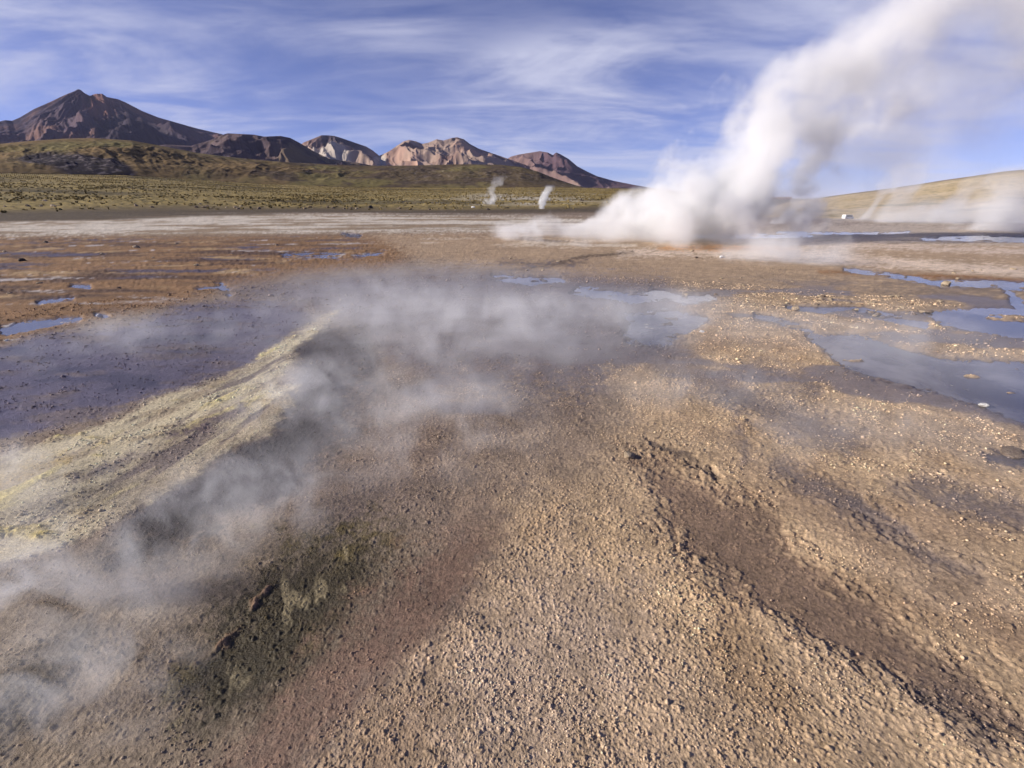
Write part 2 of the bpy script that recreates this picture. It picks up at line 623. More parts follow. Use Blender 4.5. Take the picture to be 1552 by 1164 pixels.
    flat_ = sstep(-10, 10, chart(sd_poly([(-420, 600), (0, 530), (60, 508), (180, 497), (280, 466), (380, 456), (450, 462), (480, 482), (430, 520), (330, 578), (100, 645), (-420, 740)]), wx, wy))
    lay(flat_ * sstep(0.0, 0.3, fbm(X * 0.9, Y * 2.2, 74, 6, 0.62)) * 0.75, (0.165, 0.125, 0.105), 0.6, 0.7, 0.003)
    lay(flat_ * sstep(0.08, 0.3, fbm(X * 0.8 + 6, Y * 1.8, 75, 6, 0.6)), (0.075, 0.062, 0.082), 1.0, 0.15, -0.003)
    # pale mineral stream
    trk = zone([(512, 474), (472, 498), (428, 516), (392, 546), (345, 577), (232, 610), (130, 652), (40, 684), (-420, 800), (-420, 980),
                (0, 858), (80, 834), (160, 803), (240, 752), (330, 694), (395, 655), (430, 620), (470, 585), (432, 590), (425, 570), (438, 545), (462, 518), (486, 497)], 5,
               (0.58, 0.495, 0.325), 0.1, 0.32, dz=0.008)
    lay(trk * sstep(0.16, 0.45, fbm(X * 1.6 + Y * 1.2, (Y - X * 0.4) * 4, 61, 5)), (0.33, 0.26, 0.16), 0.2, 0.9, 0.005)
    ga, gb = gnd(100, 740), gnd(420, 560)
    fa = math.atan2(gb[1] - ga[1], gb[0] - ga[0])
    fu, fv = X * math.cos(fa) + Y * math.sin(fa), -X * math.sin(fa) + Y * math.cos(fa)
    lay(trk * sstep(-0.08, 0.22, fbm(fu * 0.55, fv * 3.0, 68, 6, 0.6)) * 0.85, (0.38, 0.30, 0.20), 0.25, 0.5, -0.003)
    lay(trk * sstep(0.14, 0.34, fbm(fu * 0.6 + 8, fv * 3.6, 69, 6, 0.6)) * 0.9, (0.20, 0.155, 0.13), 0.5, 0.5, -0.005)
    lay(trk * sstep(0.16, 0.4, fbm(fu * 0.8 + 3, fv * 3.0, 70, 5)), (0.60, 0.50, 0.22), 0.1, 0.8, 0.003)
    lay(trk * sstep(0.22, 0.5, fbm(X * 1.3, Y * 3.2, 62, 5)), (0.42, 0.33, 0.10), 0.1, 1.5, 0.012)
    zone([(255, 662, 5), (310, 642, 9), (375, 618, 6)], 6, (0.17, 0.125, 0.115), 0.4, 0.7, line=True)
    zone([(120, 728, 4), (200, 700, 7), (240, 690, 4)], 8, (0.24, 0.19, 0.15), 0.4, 0.7, line=True)
    zone([(0, 800, 10), (110, 760, 12), (190, 735, 6)], 14, (0.22, 0.18, 0.13), 0.3, 0.9, line=True, k=0.7)
    zone([(-20, 735, 10), (40, 715, 9), (90, 700, 4)], 10, (0.40, 0.28, 0.08), 0.2, 0.5, line=True, k=0.8)
    # algae in the lower left
    al = zone([(275, 985), (330, 900), (420, 838), (525, 800), (595, 815), (585, 890), (510, 1010), (410, 1075), (310, 1110), (255, 1060)], 40,
              (0.052, 0.038, 0.014), 0.5, 0.7, k=0.97)
    lay(al * sstep(0.1, 0.45, mid_n + 0.6 * fine_n) * 0.8, (0.125, 0.092, 0.030))
    lay(al * sstep(0.22, 0.4, fbm(X * 9 + Y * 5, (Y - X) * 2.2, 65, 4)), (0.24, 0.19, 0.10))
    zone([(-60, 1130, 40), (40, 1050, 34), (110, 960, 18)], 30, (0.058, 0.044, 0.026), 0.3, 1.1, line=True, k=0.9)
    zone([(292, 1000, 3), (345, 950, 4), (385, 915, 4), (440, 872, 2)], 7, (0.24, 0.15, 0.095), 0.1, 0.8, dz=0.013, line=True, mod=sstep(-0.25, 0.15, mid_n + 0.7 * fine_n))
    zone([(215, 1000, 4), (110, 1010, 5), (60, 1060, 6)], 14, (0.09, 0.07, 0.05), 0.2, 1.0, line=True, k=0.7)
    # smooth red-brown mud
    zone([(650, 840), (760, 745), (780, 800), (730, 890), (690, 940), (560, 1060), (440, 1160), (340, 1330), (240, 1330), (330, 1160), (470, 1020), (560, 930)], 38,
         (0.22, 0.138, 0.092), 0.4, 0.42)
    zone([(560, 600), (700, 600), (860, 640), (880, 700), (700, 760), (590, 720)], 44, (0.25, 0.18, 0.13), 0.25, 0.6, k=0.6)

    # gravelly tan crust
    crust = zone([(930, 560), (960, 640), (900, 700), (775, 752), (745, 860), (700, 945), (560, 1075), (430, 1230), (330, 1420), (1980, 1420), (1980, 560), (1500, 470),
                  (1180, 440), (1040, 470), (1050, 540)], 26, (0.485, 0.345, 0.208), 0.06, 0.85)
    lay(crust * sstep(-0.1, 0.35, blot) * 0.45, (0.36, 0.27, 0.195), 0.08, 1.0)
    lay(crust * sstep(0.1, 0.45, fbm(X * 1.7, Y * 1.7, 71, 4)) * 0.4, (0.30, 0.19, 0.10), 0.06, 1.2)
    lay(crust * sstep(0.0, 0.35, fbm(X * 0.8 + 5, Y * 0.8, 72, 5)) * 0.6, (0.30, 0.205, 0.130), 0.2, 0.7)
    zone([(640, 1060), (800, 920), (960, 900), (960, 1020), (820, 1164), (700, 1164)], 60, (0.44, 0.335, 0.245), 0.08, 0.7, k=0.6)
    zone([(690, 590), (1010, 590), (980, 700), (880, 770), (760, 800), (690, 720)], 70, (0.33, 0.245, 0.165), 0.12, 0.7, k=0.65)
    # muddy channels through the crust
    zone([(955, 688), (1000, 692), (1060, 735), (1150, 780), (1215, 850), (1330, 930), (1420, 985), (1500, 1030), (1560, 1110), (1460, 1100), (1370, 1040),
          (1260, 1000), (1150, 935), (1050, 855), (990, 775)], 24, (0.225, 0.152, 0.100), 0.3, 0.6, dz=-0.016)
    zone([(958, 700, 3), (985, 770, 4), (1050, 860, 5), (1150, 945, 6), (1290, 1030, 6), (1400, 1110, 6)], 14, None, None, None, dz=0.004, line=True, mod=sstep(-0.3, 0.3, mid_n + fine_n))
    zone([(1010, 672, 5), (1050, 700, 7), (1075, 728, 5)], 6, (0.17, 0.125, 0.09), 0.2, 0.8, dz=-0.02, line=True)
    zone([(1100, 600, 4), (1108, 640, 5), (1125, 700, 6)], 8, (0.20, 0.155, 0.13), 0.3, 0.7, line=True, k=0.8)
    for pts in ([(1110, 600, 10), (1200, 640, 20), (1300, 672, 14)], [(1190, 715, 16), (1290, 760, 20), (1390, 800, 10)],
                [(1390, 730, 12), (1480, 760, 18), (1620, 800, 20)], [(1300, 760, 8), (1400, 830, 10), (1490, 870, 9)],
                [(1150, 560, 12), (1240, 590, 12)], [(990, 540, 16), (1060, 570, 22), (1130, 600, 14)]):
        zone(pts, 16, (0.185, 0.145, 0.125), 0.55, 0.45, dz=-0.012, line=True, k=0.85)
    zone([(1360, 980, 10), (1440, 1020, 16), (1560, 1110, 24)], 22, (0.16, 0.115, 0.085), 0.3, 0.9, line=True, k=0.8)
    zone([(1400, 1060, 22), (1480, 1120, 26)], 26, (0.11, 0.085, 0.072), 0.4, 1.0, line=True, k=0.8)
    zone([(1500, 690, 8), (1560, 700, 14), (1640, 720, 20)], 8, (0.10, 0.085, 0.09), 0.8, 0.4, line=True, dz=-0.02)

    lay(wetsheet * 0.85, (0.17, 0.135, 0.125), 0.95, 0.22)
    # pools: the ground dips below the water sheet
    pool = np.zeros(len(X))

    def dip(pts, soft, line=False, depth=1.0, mod=None):
        f = sd_line(pts) if line else sd_poly(pts)
        m = sstep(-soft * 1.6, soft * 1.6, chart(f, wx, wy) + soft * 0.9 * edge) * depth
        if mod is not None:
            m = m * mod
        pool[:] = np.maximum(pool, m)
    dip([(1230, 508), (1300, 510), (1380, 533), (1450, 547), (1560, 550), (1980, 570), (1980, 700), (1560, 642), (1480, 610), (1420, 592), (1330, 574), (1262, 542)], 7)
    dip([(1395, 474), (1500, 468), (1980, 470), (1980, 540), (1560, 513), (1480, 499), (1425, 489)], 5)
    dip([(1280, 408, 2), (1340, 416, 3), (1420, 428, 4), (1500, 430, 5), (1640, 440, 6)], 3, True)
    dip([(1520, 430, 3), (1535, 450, 4), (1552, 470, 8)], 4, True)
    dip([(1290, 462, 3), (1340, 478, 5), (1400, 492, 4)], 4, True)
    dip([(1200, 466, 2), (1250, 470, 4), (1300, 464, 2)], 3, True)
    dip([(1150, 478, 2), (1200, 490, 5), (1235, 500, 3)], 4, True)
    dip([(945, 476), (1010, 470), (1070, 482), (1040, 505), (1010, 520), (965, 515)], 8)
    dip([(990, 440, 4), (1040, 455, 5), (1080, 450, 3)], 5, True)
    dip([(1050, 357, 2), (1130, 358, 3), (1230, 357, 2)], 2, True)
    dip([(1180, 352, 1.2), (1300, 354, 1.5), (1380, 352, 1)], 1.5, True)
    dip([(1400, 362, 2), (1480, 361, 3.5), (1640, 366, 4)], 2, True)
    dip([(430, 389, 2), (470, 386, 4), (520, 388, 2), (590, 384, 2)], 4, True, mod=sstep(-0.15, 0.1, fbm(X * 0.9, Y * 0.9, 64, 4)))
    dip([(520, 355, 2), (545, 358, 2)], 2, True)
    dip([(5, 500, 6), (50, 492, 5), (115, 483, 2)], 4, True)
    dip([(110, 434, 2), (135, 434, 2)], 2, True)
    dip([(60, 458, 2), (110, 452, 2)], 3, True)
    dip([(140, 476, 2), (155, 479, 3)], 2, True)
    dip([(750, 420, 3), (800, 425, 5), (850, 424, 3)], 4, True)
    dip([(880, 440, 5), (960, 452, 7), (1010, 446, 4)], 6, True)
    dip([(300, 440, 2), (335, 432, 3), (350, 445, 3)], 4, True, mod=sstep(-0.1, 0.15, mid_n + 0.05))
    pool[:] = pool * sstep(-0.32, -0.02, fbm(X * 1.1, Y * 2.0, 67, 5, 0.6) + 0.06)
    # white streaks on some pools: foam and reflections painted into the colour
    for pts, sf in (([(1380, 572, 3), (1440, 583, 6), (1520, 598, 5)], 8), ([(950, 480, 4), (985, 492, 7), (1010, 512, 4)], 8),
                    ([(8, 494, 5), (45, 490, 4), (118, 484, 1.5)], 4), ([(10, 516, 3), (30, 514, 3)], 4), ([(455, 390, 1.5), (520, 387, 2), (580, 385, 1)], 2),
                    ([(142, 477, 2), (152, 480, 2)], 2), ([(530, 356, 2), (545, 358, 1.5)], 2), ([(112, 434, 1.5), (132, 434, 1.5)], 2)):
        f = sd_line(pts)
        m = sstep(-sf, sf, chart(f, wx, wy)) * sstep(0.0, 0.35, fbm(X * 5, Y * 9, 63, 5, 0.6) + 0.5 * mid_n)
        lay(m, (0.60, 0.58, 0.57), 0.3, 0.25)
        pool[:] = pool * (1 - 0.72 * m)
    lay(sstep(0.15, 0.6, pool), (0.075, 0.062, 0.066), 0.9, 0.15)
    wetedge = sstep(0.02, 0.2, pool)
    wet[:] = np.maximum(wet, wetedge * 0.75)
    gran[:] *= 1 - 0.85 * pool

    # ---------------- relief
    near = 1 - sstep(30, 60, rad)
    lump = 0.02 * fbm(X * 0.7, Y * 0.7, 81, 4) * np.minimum(rad / 3, 1) + 0.012 * np.abs(fbm(X * 2.3, Y * 2.3, 82, 4))
    z = Z + near * (0.006 + lump * 0.7 + relief)
    dry = 1 - sstep(0.08, 0.35, pool)
    z = np.where((rad < 52) & (rad > 3.0), np.maximum(z, -0.002 * dry - 0.2 * (1 - dry)), z)
    z -= near * pool * 0.05

    def bumps(cell, seed, lo=0.15, hi=0.62):
        wxn, wyn = X / cell, Y / cell
        wxn = wxn + 0.35 * gnoise(wxn * 1.3, wyn * 1.3, seed + 5)
        wyn = wyn + 0.35 * gnoise(wxn * 1.3 + 31, wyn * 1.3, seed + 6)
        f, c = worley(wxn, wyn, seed)
        h = np.clip(1 - (f / hi) ** 2, 0, 1) ** 0.6
        return h, c

    ppm = FPX * 0.66 / np.maximum(np.hypot(rad, CAM_H), 0.5)      # render pixels in a metre
    clump = sstep(-0.35, 0.3, fbm(X * 4.5, Y * 4.5, 91, 4) + 0.35 * mid_n)
    light = np.ones(len(X))
    for cell, seed, hgt in ((0.0072, 300, 0.0033), (0.012, 301, 0.0042), (0.021, 302, 0.0058), (0.038, 303, 0.0085), (0.075, 304, 0.013), (0.16, 305, 0.021), (0.4, 306, 0.034)):
        res = sstep(1.0, 2.2, cell * ppm)
        big = 1 - 0.96 * sstep(1.9, 3.6, cell * ppm) if cell > 0.01 else 1.0
        h, c = bumps(cell, seed)
        dens = np.clip(gran * (0.5 + 0.75 * clump), 0, 1.4)
        on = (c > 0.10) * (c < 0.25 + 0.75 * dens)
        hh = h * hgt * (0.35 + 1.1 * c * c + 0.5 * c) * on * res * np.clip(gran, 0.3, 1.3) * big
        # here and there a bigger pebble of this size stands alone
        lone = (h01(np.floor(c * 9973), np.floor(c * 131), seed) > 0.93) & (c > 0.1)
        hh = hh + h * hgt * 0.9 * lone * res * np.clip(gran, 0.15, 1.0) * (1 - sstep(4, 8, cell * ppm))
        z = z + hh * np.where(rad < 95, 1, 0.0)
        light += 0.46 * (h * on * res * np.maximum(big, 0.25)) * (c - 0.3)
    # tussocks on the grass slope
    h, c = bumps(1.1, 311)
    z = z + h * 0.13 * c * (c > 0.4) * gt * (1 - sstep(250, 420, rad))
    h, c = bumps(2.6, 312)
    z = z + h * 0.16 * (c > 0.7) * gt
    tone *= np.clip(light, 0.6, 1.5)[:, None]
    tone *= (1 + 0.16 * fine_n + 0.14 * mid_n)[:, None]
    tone = np.clip(tone, 0.004, 0.85)
    # under the camera the fan of narrow faces carries no relief
    calm = sstep(0.15, 0.5, rad)
    z = np.where(rad < 0.5, 0.012 + (z - 0.012) * calm, z)

    co = np.stack([X, Y, z], 1)
    co = np.vstack([co, [[0, 0, co[:nc, 2].mean()]]])
    tone = np.vstack([tone, tone[:1]])
    wet = np.append(wet, wet[0])
    faces = grid_faces(nr, nc, True)[:, ::-1]
    c0 = len(co) - 1
    j = np.arange(nc)
    fan = np.stack([np.full(nc, c0), (j + 1) % nc, j], 1)
    me = mesh_np('ground', co, [faces[:, ::-1], fan])
    attr_col(me, 'tone', tone)
    attr_f(me, 'wet', wet)
    link('ground', me, ground_material(), 'bare gravelly thermal ground with muddy channels, pale mineral stream and grassy far slope', 'ground', kind='structure')

    # loose sinter grains lying on the crust and the mud
    rng = np.random.default_rng(9)
    nf = 1180
    core = np.zeros((nr, nc), bool)
    core[:, :nf] = True
    w = core.ravel() * (rad > 0.8) * (rad < 11) * (pool < 0.05)
    cell = np.gradient(rr)[:, None] * rr[:, None] * np.ones((1, nc))
    pat = sstep(-0.1, 0.45, fbm(X * 3.1, Y * 3.1, 95, 4) + 0.5 * fine_n)
    w = w * cell.ravel() ** 0.62 * (0.06 + pat) * (0.25 + np.clip(1 - wet[:-1], 0, 1))
    idx = rng.choice(len(w), 46000, replace=False, p=w / w.sum())
    sz = 0.0021 * np.exp(rng.normal(0, 0.38, len(idx))) * np.maximum(1, (rad[idx] / 2.0) ** 0.85)
    ph = (1 + 5 ** 0.5) / 2
    iv = np.array([(-1, ph, 0), (1, ph, 0), (-1, -ph, 0), (1, -ph, 0), (0, -1, ph), (0, 1, ph), (0, -1, -ph), (0, 1, -ph), (ph, 0, -1), (ph, 0, 1), (-ph, 0, -1), (-ph, 0, 1)]) / 1.9
    it = np.array([(0, 11, 5), (0, 5, 1), (0, 1, 7), (0, 7, 10), (0, 10, 11), (1, 5, 9), (5, 11, 4), (11, 10, 2), (10, 7, 6), (7, 1, 8), (3, 9, 4), (3, 4, 2), (3, 2, 6), (3, 6, 8), (3, 8, 9), (4, 9, 5), (2, 4, 11), (6, 2, 10), (8, 6, 7), (9, 8, 1)])
    n = len(idx)
    v = iv[None] * (1 + rng.uniform(-0.28, 0.28, (n, 12, 1)))
    v = v * rng.uniform(0.7, 1.35, (n, 1, 3)) * np.array([1, 1, 0.8])
    a = rng.uniform(0, 6.28, n)
    ca, sa = np.cos(a)[:, None], np.sin(a)[:, None]
    v = np.stack([v[..., 0] * ca - v[..., 1] * sa, v[..., 0] * sa + v[..., 1] * ca, v[..., 2]], -1) * sz[:, None, None]
    v = v + co[idx][:, None, :] + np.array([0, 0, 1]) * (0.25 * sz)[:, None, None]
    tris = (it[None] + 12 * np.arange(n)[:, None, None]).reshape(-1, 3)
    gm = mesh_np('gravel', v.reshape(-1, 3), [tris], smooth=True)
    base_t = np.clip(tone[idx] * rng.uniform(0.95, 1.7, (n, 1)) + rng.uniform(0.0, 0.10, (n, 1)) * np.array([1, 0.8, 0.6]), 0, 0.75)
    attr_col(gm, 'tone', np.repeat(base_t, 12, axis=0))
    attr_f(gm, 'wet', np.full(n * 12, 0.15))
    link('gravel', gm, me.materials[0], 'loose tan sinter grains scattered over the crust', 'gravel', kind='stuff')

    # straw-coloured bunch grass on the far slope
    w = (core.ravel() * gt * (rad < 420) * cell.ravel() * (0.15 + sstep(-0.1, 0.3, fbm(X * 0.03, Y * 0.05, 96, 5))) * (z > -1))
    idx = rng.choice(len(w), 24000, replace=False, p=w / w.sum())
    n = len(idx)
    hgt_, wid_ = rng.uniform(0.12, 0.34, n), rng.uniform(0.12, 0.36, n)
    k8 = np.arange(8) * (2 * np.pi / 8)
    ring = np.stack([np.cos(k8), np.sin(k8), np.zeros(8)], 1)
    low = ring[None] * (0.55 * wid_)[:, None, None] * rng.uniform(0.8, 1.2, (n, 8, 1))
    top = ring[None] * (0.9 * wid_)[:, None, None] * rng.uniform(0.3, 1.25, (n, 8, 1)) + np.array([0, 0, 1.0]) * hgt_[:, None, None] * rng.uniform(0.35, 1.1, (n, 8, 1))
    mid = np.zeros((n, 1, 3)) + np.array([0, 0, 1.0]) * (0.75 * hgt_)[:, None, None]
    v = np.concatenate([low, top, mid], 1) + co[idx][:, None, :]
    q = np.arange(8)
    fq = np.stack([q, (q + 1) % 8, 8 + (q + 1) % 8, 8 + q], 1)
    ft = np.stack([8 + q, 8 + (q + 1) % 8, np.full(8, 16)], 1)
    off_ = 17 * np.arange(n)[:, None, None]
    tm = mesh_np('grass', v.reshape(-1, 3), [(fq[None] + off_).reshape(-1, 4), (ft[None] + off_).reshape(-1, 3)], smooth=False)
    pick = rng.uniform(0, 1, (n, 1))
    tc_ = np.array((0.30, 0.225, 0.095)) * pick + np.array((0.12, 0.09, 0.036)) * (1 - pick)
    attr_col(tm, 'tone', np.repeat(tc_, 17, axis=0))
    attr_f(tm, 'wet', np.zeros(n * 17))
    link('grass', tm, me.materials[0], 'straw-coloured bunch grass dotted over the far slope', 'grass', kind='stuff')

    # water sheet just below the general ground level
    rw = np.concatenate([np.linspace(3.05, 20, 60), np.linspace(20.7, 52, 60)])
    aw = np.linspace(R(-72), R(72), 120)
    RW, AW = np.meshgrid(rw, aw, indexing='ij')
    wz = np.full(RW.size, -0.012)
    me = mesh_np('water', np.stack([(RW * np.sin(AW)).ravel(), (RW * np.cos(AW)).ravel(), wz], 1), [grid_faces(len(rw), len(aw))])
    link('water', me, water_material(), 'shallow bluish water lying in pools and runnels across the flat', 'water', kind='structure')


make_ground()


# ------------------------------------------------------------------ hills and mountains
def slope_material(name):
    m, nt = new_mat(name)
    L = nt.links
    geo = nt.nodes.new('ShaderNodeNewGeometry')
    p = nt.nodes.new('ShaderNodeBsdfPrincipled')
    L.new(attr_node(nt, 'tone').outputs['Color'], p.inputs['Base Color'])
    p.inputs['Roughness'].default_value = 0.95
    p.inputs['Specular IOR Level'].default_value = 0.08
    o = nt.nodes.new('ShaderNodeOutputMaterial')
    L.new(p.outputs[0], o.inputs['Surface'])
    return m


SLOPE = slope_material('rocky slope')


def ridge(name, label, crest, r0, rc, r1, base, height_fn, tone_fn, na=520, nr=260, shape=1.0, kind='structure', zfoot=None, back=0.3):
    """a hill from a crest line: heights come from height_fn and are then fitted so that the skyline runs along the crest"""
    cx, cyy = np.array([c[0] for c in crest], float), np.array([c[1] for c in crest], float)
    px = np.linspace(cx[0], cx[-1], na)
    pyc = np.interp(px, cx, cyy)
    az = np.arctan2((px - 776) / FPX, CP + (582 - pyc) / FPX * SP)
    o_ = np.argsort(az)
    px, pyc, az = px[o_], pyc[o_], az[o_]
    te = tan_el(px, pyc)
    nb = int(nr * back)
    rr = np.concatenate([np.linspace(r0, rc, nr - nb), np.linspace(rc, r1, nb + 1)[1:]])
    RR, AZ = np.meshgrid(rr, az, indexing='ij')
    PX = np.broadcast_to(px, RR.shape)
    t = np.clip((RR - r0) / (rc - r0), 0, 1)
    tb = np.clip((RR - rc) / (r1 - rc), 0, 1)
    X, Y = RR * np.sin(AZ), RR * np.cos(AZ)
    H = height_fn(PX, t, tb, X, Y)
    H = np.maximum(H, 0)
    zb = np.broadcast_to(base(az) if callable(base) else base, RR.shape)
    # fit: base + k*H seen from the camera must peak at te
    k = np.ones(na) * 100.0
    for _ in range(40):
        el = (zb + k * H - CAM_H) / RR
        i = el.argmax(0)
        jj = np.arange(na)
        need = te * RR[i, jj] + CAM_H - zb[i, jj]
        k = 0.5 * k + 0.5 * np.maximum(need, 0.01) / np.maximum(H[i, jj], 1e-3)
    Z = zb + k * H
    Z[0] -= 0.03 * rr[0] * 0.2 + 1.0
    Z[-1] -= 0.02 * rr[-1]
    co = np.stack([X.ravel(), Y.ravel(), Z.ravel()], 1)
    me = mesh_np(name, co, [grid_faces(len(rr), na)])
    tn = tone_fn(PX, t, tb, X, Y, Z, k * H)
    attr_col(me, 'tone', np.clip(tn.reshape(-1, 3), 0.004, 0.8))
    return link(name, me, SLOPE, label, 'hill' if 'hill' in name else 'mountain', kind=kind)


def mix3(a, b, m):
    return np.asarray(a) * (1 - m[..., None]) + np.asarray(b) * m[..., None]


def full(shape, c):
    return np.broadcast_to(np.asarray(c, float), shape + (3,)).copy()


# brown-green foothill behind the grass
def fh_h(PX, t, tb, X, Y):
    s = t ** 0.8
    n = fbm(X * 0.016, Y * 0.016, 401, 5)
    g = ridged(PX * 0.020 + 0.9 * fbm(X * .012, Y * .012, 409, 3), t * 0.8, 402, 4)
    rock = np.abs(fbm(X * 0.09, Y * 0.09, 403, 5))
    return np.clip(s + (0.22 * n + 0.05 * (g - 0.55) + 0.05 * rock) * np.sin(np.pi * np.clip(t, 0.0, 1)) ** 0.8, 0.02, 2) * (1 - 0.5 * tb)


def fh_c(PX, t, tb, X, Y, Z, H):
    c = full(PX.shape, (0.205, 0.140, 0.068))
    c = mix3(c, (0.12, 0.088, 0.052), sstep(400, 560, PX))
    c = mix3(c, (0.19, 0.155, 0.065), sstep(-0.05, 0.3, fbm(X * 0.012, Y * 0.012, 404, 5)))
    c = mix3(c, (0.085, 0.062, 0.050), sstep(0.02, 0.24, fbm(X * 0.03, Y * 0.03, 405, 5)) * 0.8 * sstep(250, 420, PX))
    # dark boulder field on the left and dark faces to the right
    blob = np.exp(-((PX - 105) / 85) ** 4 - ((t - 0.20 - 0.0015 * (105 - PX)) / 0.25) ** 2)
    lava = sstep(0.3, 0.6, blob + 0.4 * fbm(X * 0.03, Y * 0.03, 406, 4))
    c = mix3(c, (0.04, 0.033, 0.040), lava)
    sp = sstep(0.12, 0.3, fbm(X * 0.25, Y * 0.25, 407, 3))
    c = mix3(c, (0.22, 0.18, 0.17), sp * lava * 0.7)
    spk = sstep(0.18, 0.32, fbm(X * 0.3, Y * 0.3, 408, 3))
    c = mix3(c, (0.30, 0.25, 0.20), spk * 0.55 * sstep(560, 640, PX) * np.exp(-((t - .4) / .35) ** 2))
    spd = sstep(0.14, 0.3, fbm(X * 0.22 + 50, Y * 0.22, 410, 3))
    c = mix3(c, (0.05, 0.04, 0.025), spd * 0.6)
    return c


def base_foot(az):
    px = 776 + FPX * np.tan(az) * (CP + (282 / FPX) * SP)
    te = tan_el(px, np.interp(px, FOOT_X, FOOT_Y))
    return np.maximum(CAM_H + te * 400, 0.0) - 0.5


ridge('foothill', 'long brown-green foothill with dark boulder field behind the grassy slope',
      [(-420, 235), (-100, 225), (0, 218), (40, 214), (100, 210), (140, 209), (200, 213), (260, 224), (300, 232), (340, 237), (400, 243),
       (450, 247), (500, 249), (560, 251), (620, 251), (700, 249), (760, 250), (790, 253), (815, 260), (840, 270), (870, 280), (905, 290)],
      398, 540, 700, base_foot, fh_h, fh_c, na=900, nr=240)


# right-hand hill
def rh_h(PX, t, tb, X, Y):
    n = fbm(X * 0.010, Y * 0.010, 421, 5)
    return np.clip(t ** 1.15 + 0.10 * n * np.sin(np.pi * t) + 0.02 * fbm(X * .05, Y * .05, 425, 4), 0.01, 2) * (1 - 0.4 * tb)


def rh_c(PX, t, tb, X, Y, Z, H):
    c = full(PX.shape, (0.52, 0.40, 0.22))
    c = mix3(c, (0.58, 0.46, 0.29), sstep(-0.1, 0.3, fbm(X * 0.012, Y * 0.03, 422, 5)))
    c = mix3(c, (0.22, 0.175, 0.07), sstep(0.05, 0.3, fbm(X * 0.03, Y * 0.03, 423, 5)) * (1 - sstep(0.25, 0.5, t)))
    c = mix3(c, (0.17, 0.14, 0.06), sstep(0.14, 0.3, fbm(X * 0.2, Y * 0.2, 424, 3)) * 0.6)
    c = mix3(c, (0.17, 0.13, 0.10), sstep(0.85, 1.0, t) * 0.8)
    road = np.exp(-((t - 0.26 - 0.0001 * (PX - 1400)) / 0.012) ** 2)
    c = mix3(c, (0.46, 0.36, 0.26), road * 0.8)
    return c


ridge('right_hill', 'smooth tan-green hill rising towards the edge behind the steam vents',
      [(1150, 312), (1200, 305), (1240, 300), (1290, 293), (1330, 288), (1380, 281), (1430, 273), (1480, 266), (1520, 260), (1552, 257), (1700, 247), (2100, 235)],
      300, 760, 1100, -9.0, rh_h, rh_c, na=420, nr=200)


# dark volcano
def vo_h(PX, t, tb, X, Y):
    s = 0.10 + 0.9 * t ** 1.25
    w = 0.8 * fbm(X * 0.0006, Y * 0.0006, 441, 4)
    # buttresses run down from the summit like spokes
    azp = math.atan2((128 - 776) / FPX, CP + (582 - 140) / FPX * SP)
    cxv, cyv = 8400 * math.sin(azp), 8400 * math.cos(azp)
    ang = np.arctan2(X - cxv, cyv - Y)
    dist = np.hypot(X - cxv, Y - cyv) / 2500
    g = ridged(ang * 2.0 + 0.7 * w, dist * 1.5 + w * 0.6, 442, 5, 0.5)
    big = ridged(X * 0.00055 + 0.2, Y * 0.0003, 447, 3, 0.4)
    n = fbm(X * 0.0012, Y * 0.0012, 443, 6, 0.55)
    env = np.sin(np.pi * np.clip(t * 0.96 + 0.02, 0, 1)) ** 0.6
    bench = 0.06 * sstep(0.30, 0.36, t + 0.15 * w)
    return np.clip(s + (0.24 * (g - 0.5) + 0.22 * (big - .5) + 0.17 * n) * env + bench, 0.02, 3) * (1 - 0.75 * tb)


def vo_c(PX, t, tb, X, Y, Z, H):
    c = full(PX.shape, (0.105, 0.068, 0.075))  # rock tones with the blue of shade and distance mixed into the colour
    n = fbm(X * 0.0008, Y * 0.0008, 444, 5)
    c = mix3(c, (0.055, 0.042, 0.062), sstep(-0.1, 0.25, n))
    c = mix3(c, (0.17, 0.095, 0.075), sstep(0.1, 0.35, fbm(X * 0.0014, Y * 0.0014, 445, 5)))
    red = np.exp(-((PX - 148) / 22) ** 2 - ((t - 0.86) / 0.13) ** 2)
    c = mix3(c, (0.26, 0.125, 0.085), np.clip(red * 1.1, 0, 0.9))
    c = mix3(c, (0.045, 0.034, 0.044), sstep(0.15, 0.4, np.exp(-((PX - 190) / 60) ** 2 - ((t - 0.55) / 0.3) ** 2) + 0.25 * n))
    c = mix3(c, (0.16, 0.12, 0.085), sstep(300, 420, PX) * sstep(0.0, 0.3, fbm(X * 0.001, Y * 0.001, 446, 5)) * 0.8)
    return c


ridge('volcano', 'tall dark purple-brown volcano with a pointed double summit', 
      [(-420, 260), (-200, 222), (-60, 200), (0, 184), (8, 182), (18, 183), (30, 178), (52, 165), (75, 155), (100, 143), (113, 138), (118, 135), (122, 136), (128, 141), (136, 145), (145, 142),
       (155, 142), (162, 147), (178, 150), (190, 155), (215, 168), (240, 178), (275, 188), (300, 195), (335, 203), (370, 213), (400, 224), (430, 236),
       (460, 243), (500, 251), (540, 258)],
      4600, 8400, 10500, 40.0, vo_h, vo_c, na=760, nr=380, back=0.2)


# dark intermediate hills
def ih_h(PX, t, tb, X, Y):
    w = fbm(X * .0012, Y * .0012, 450, 4)
    g = ridged(X * 0.0022 + 0.7 * w, Y * 0.0014 + 0.5 * w, 451, 4, 0.42)
    n = fbm(X * 0.002, Y * 0.002, 452, 6, .55)
    env = np.sin(np.pi * np.clip(t * 0.96 + 0.02, 0, 1)) ** 0.6
    return np.clip(0.08 + 0.92 * t ** 0.9 + (0.30 * (g - 0.5) + 0.16 * n) * env, 0.02, 3) * (1 - 0.6 * tb)


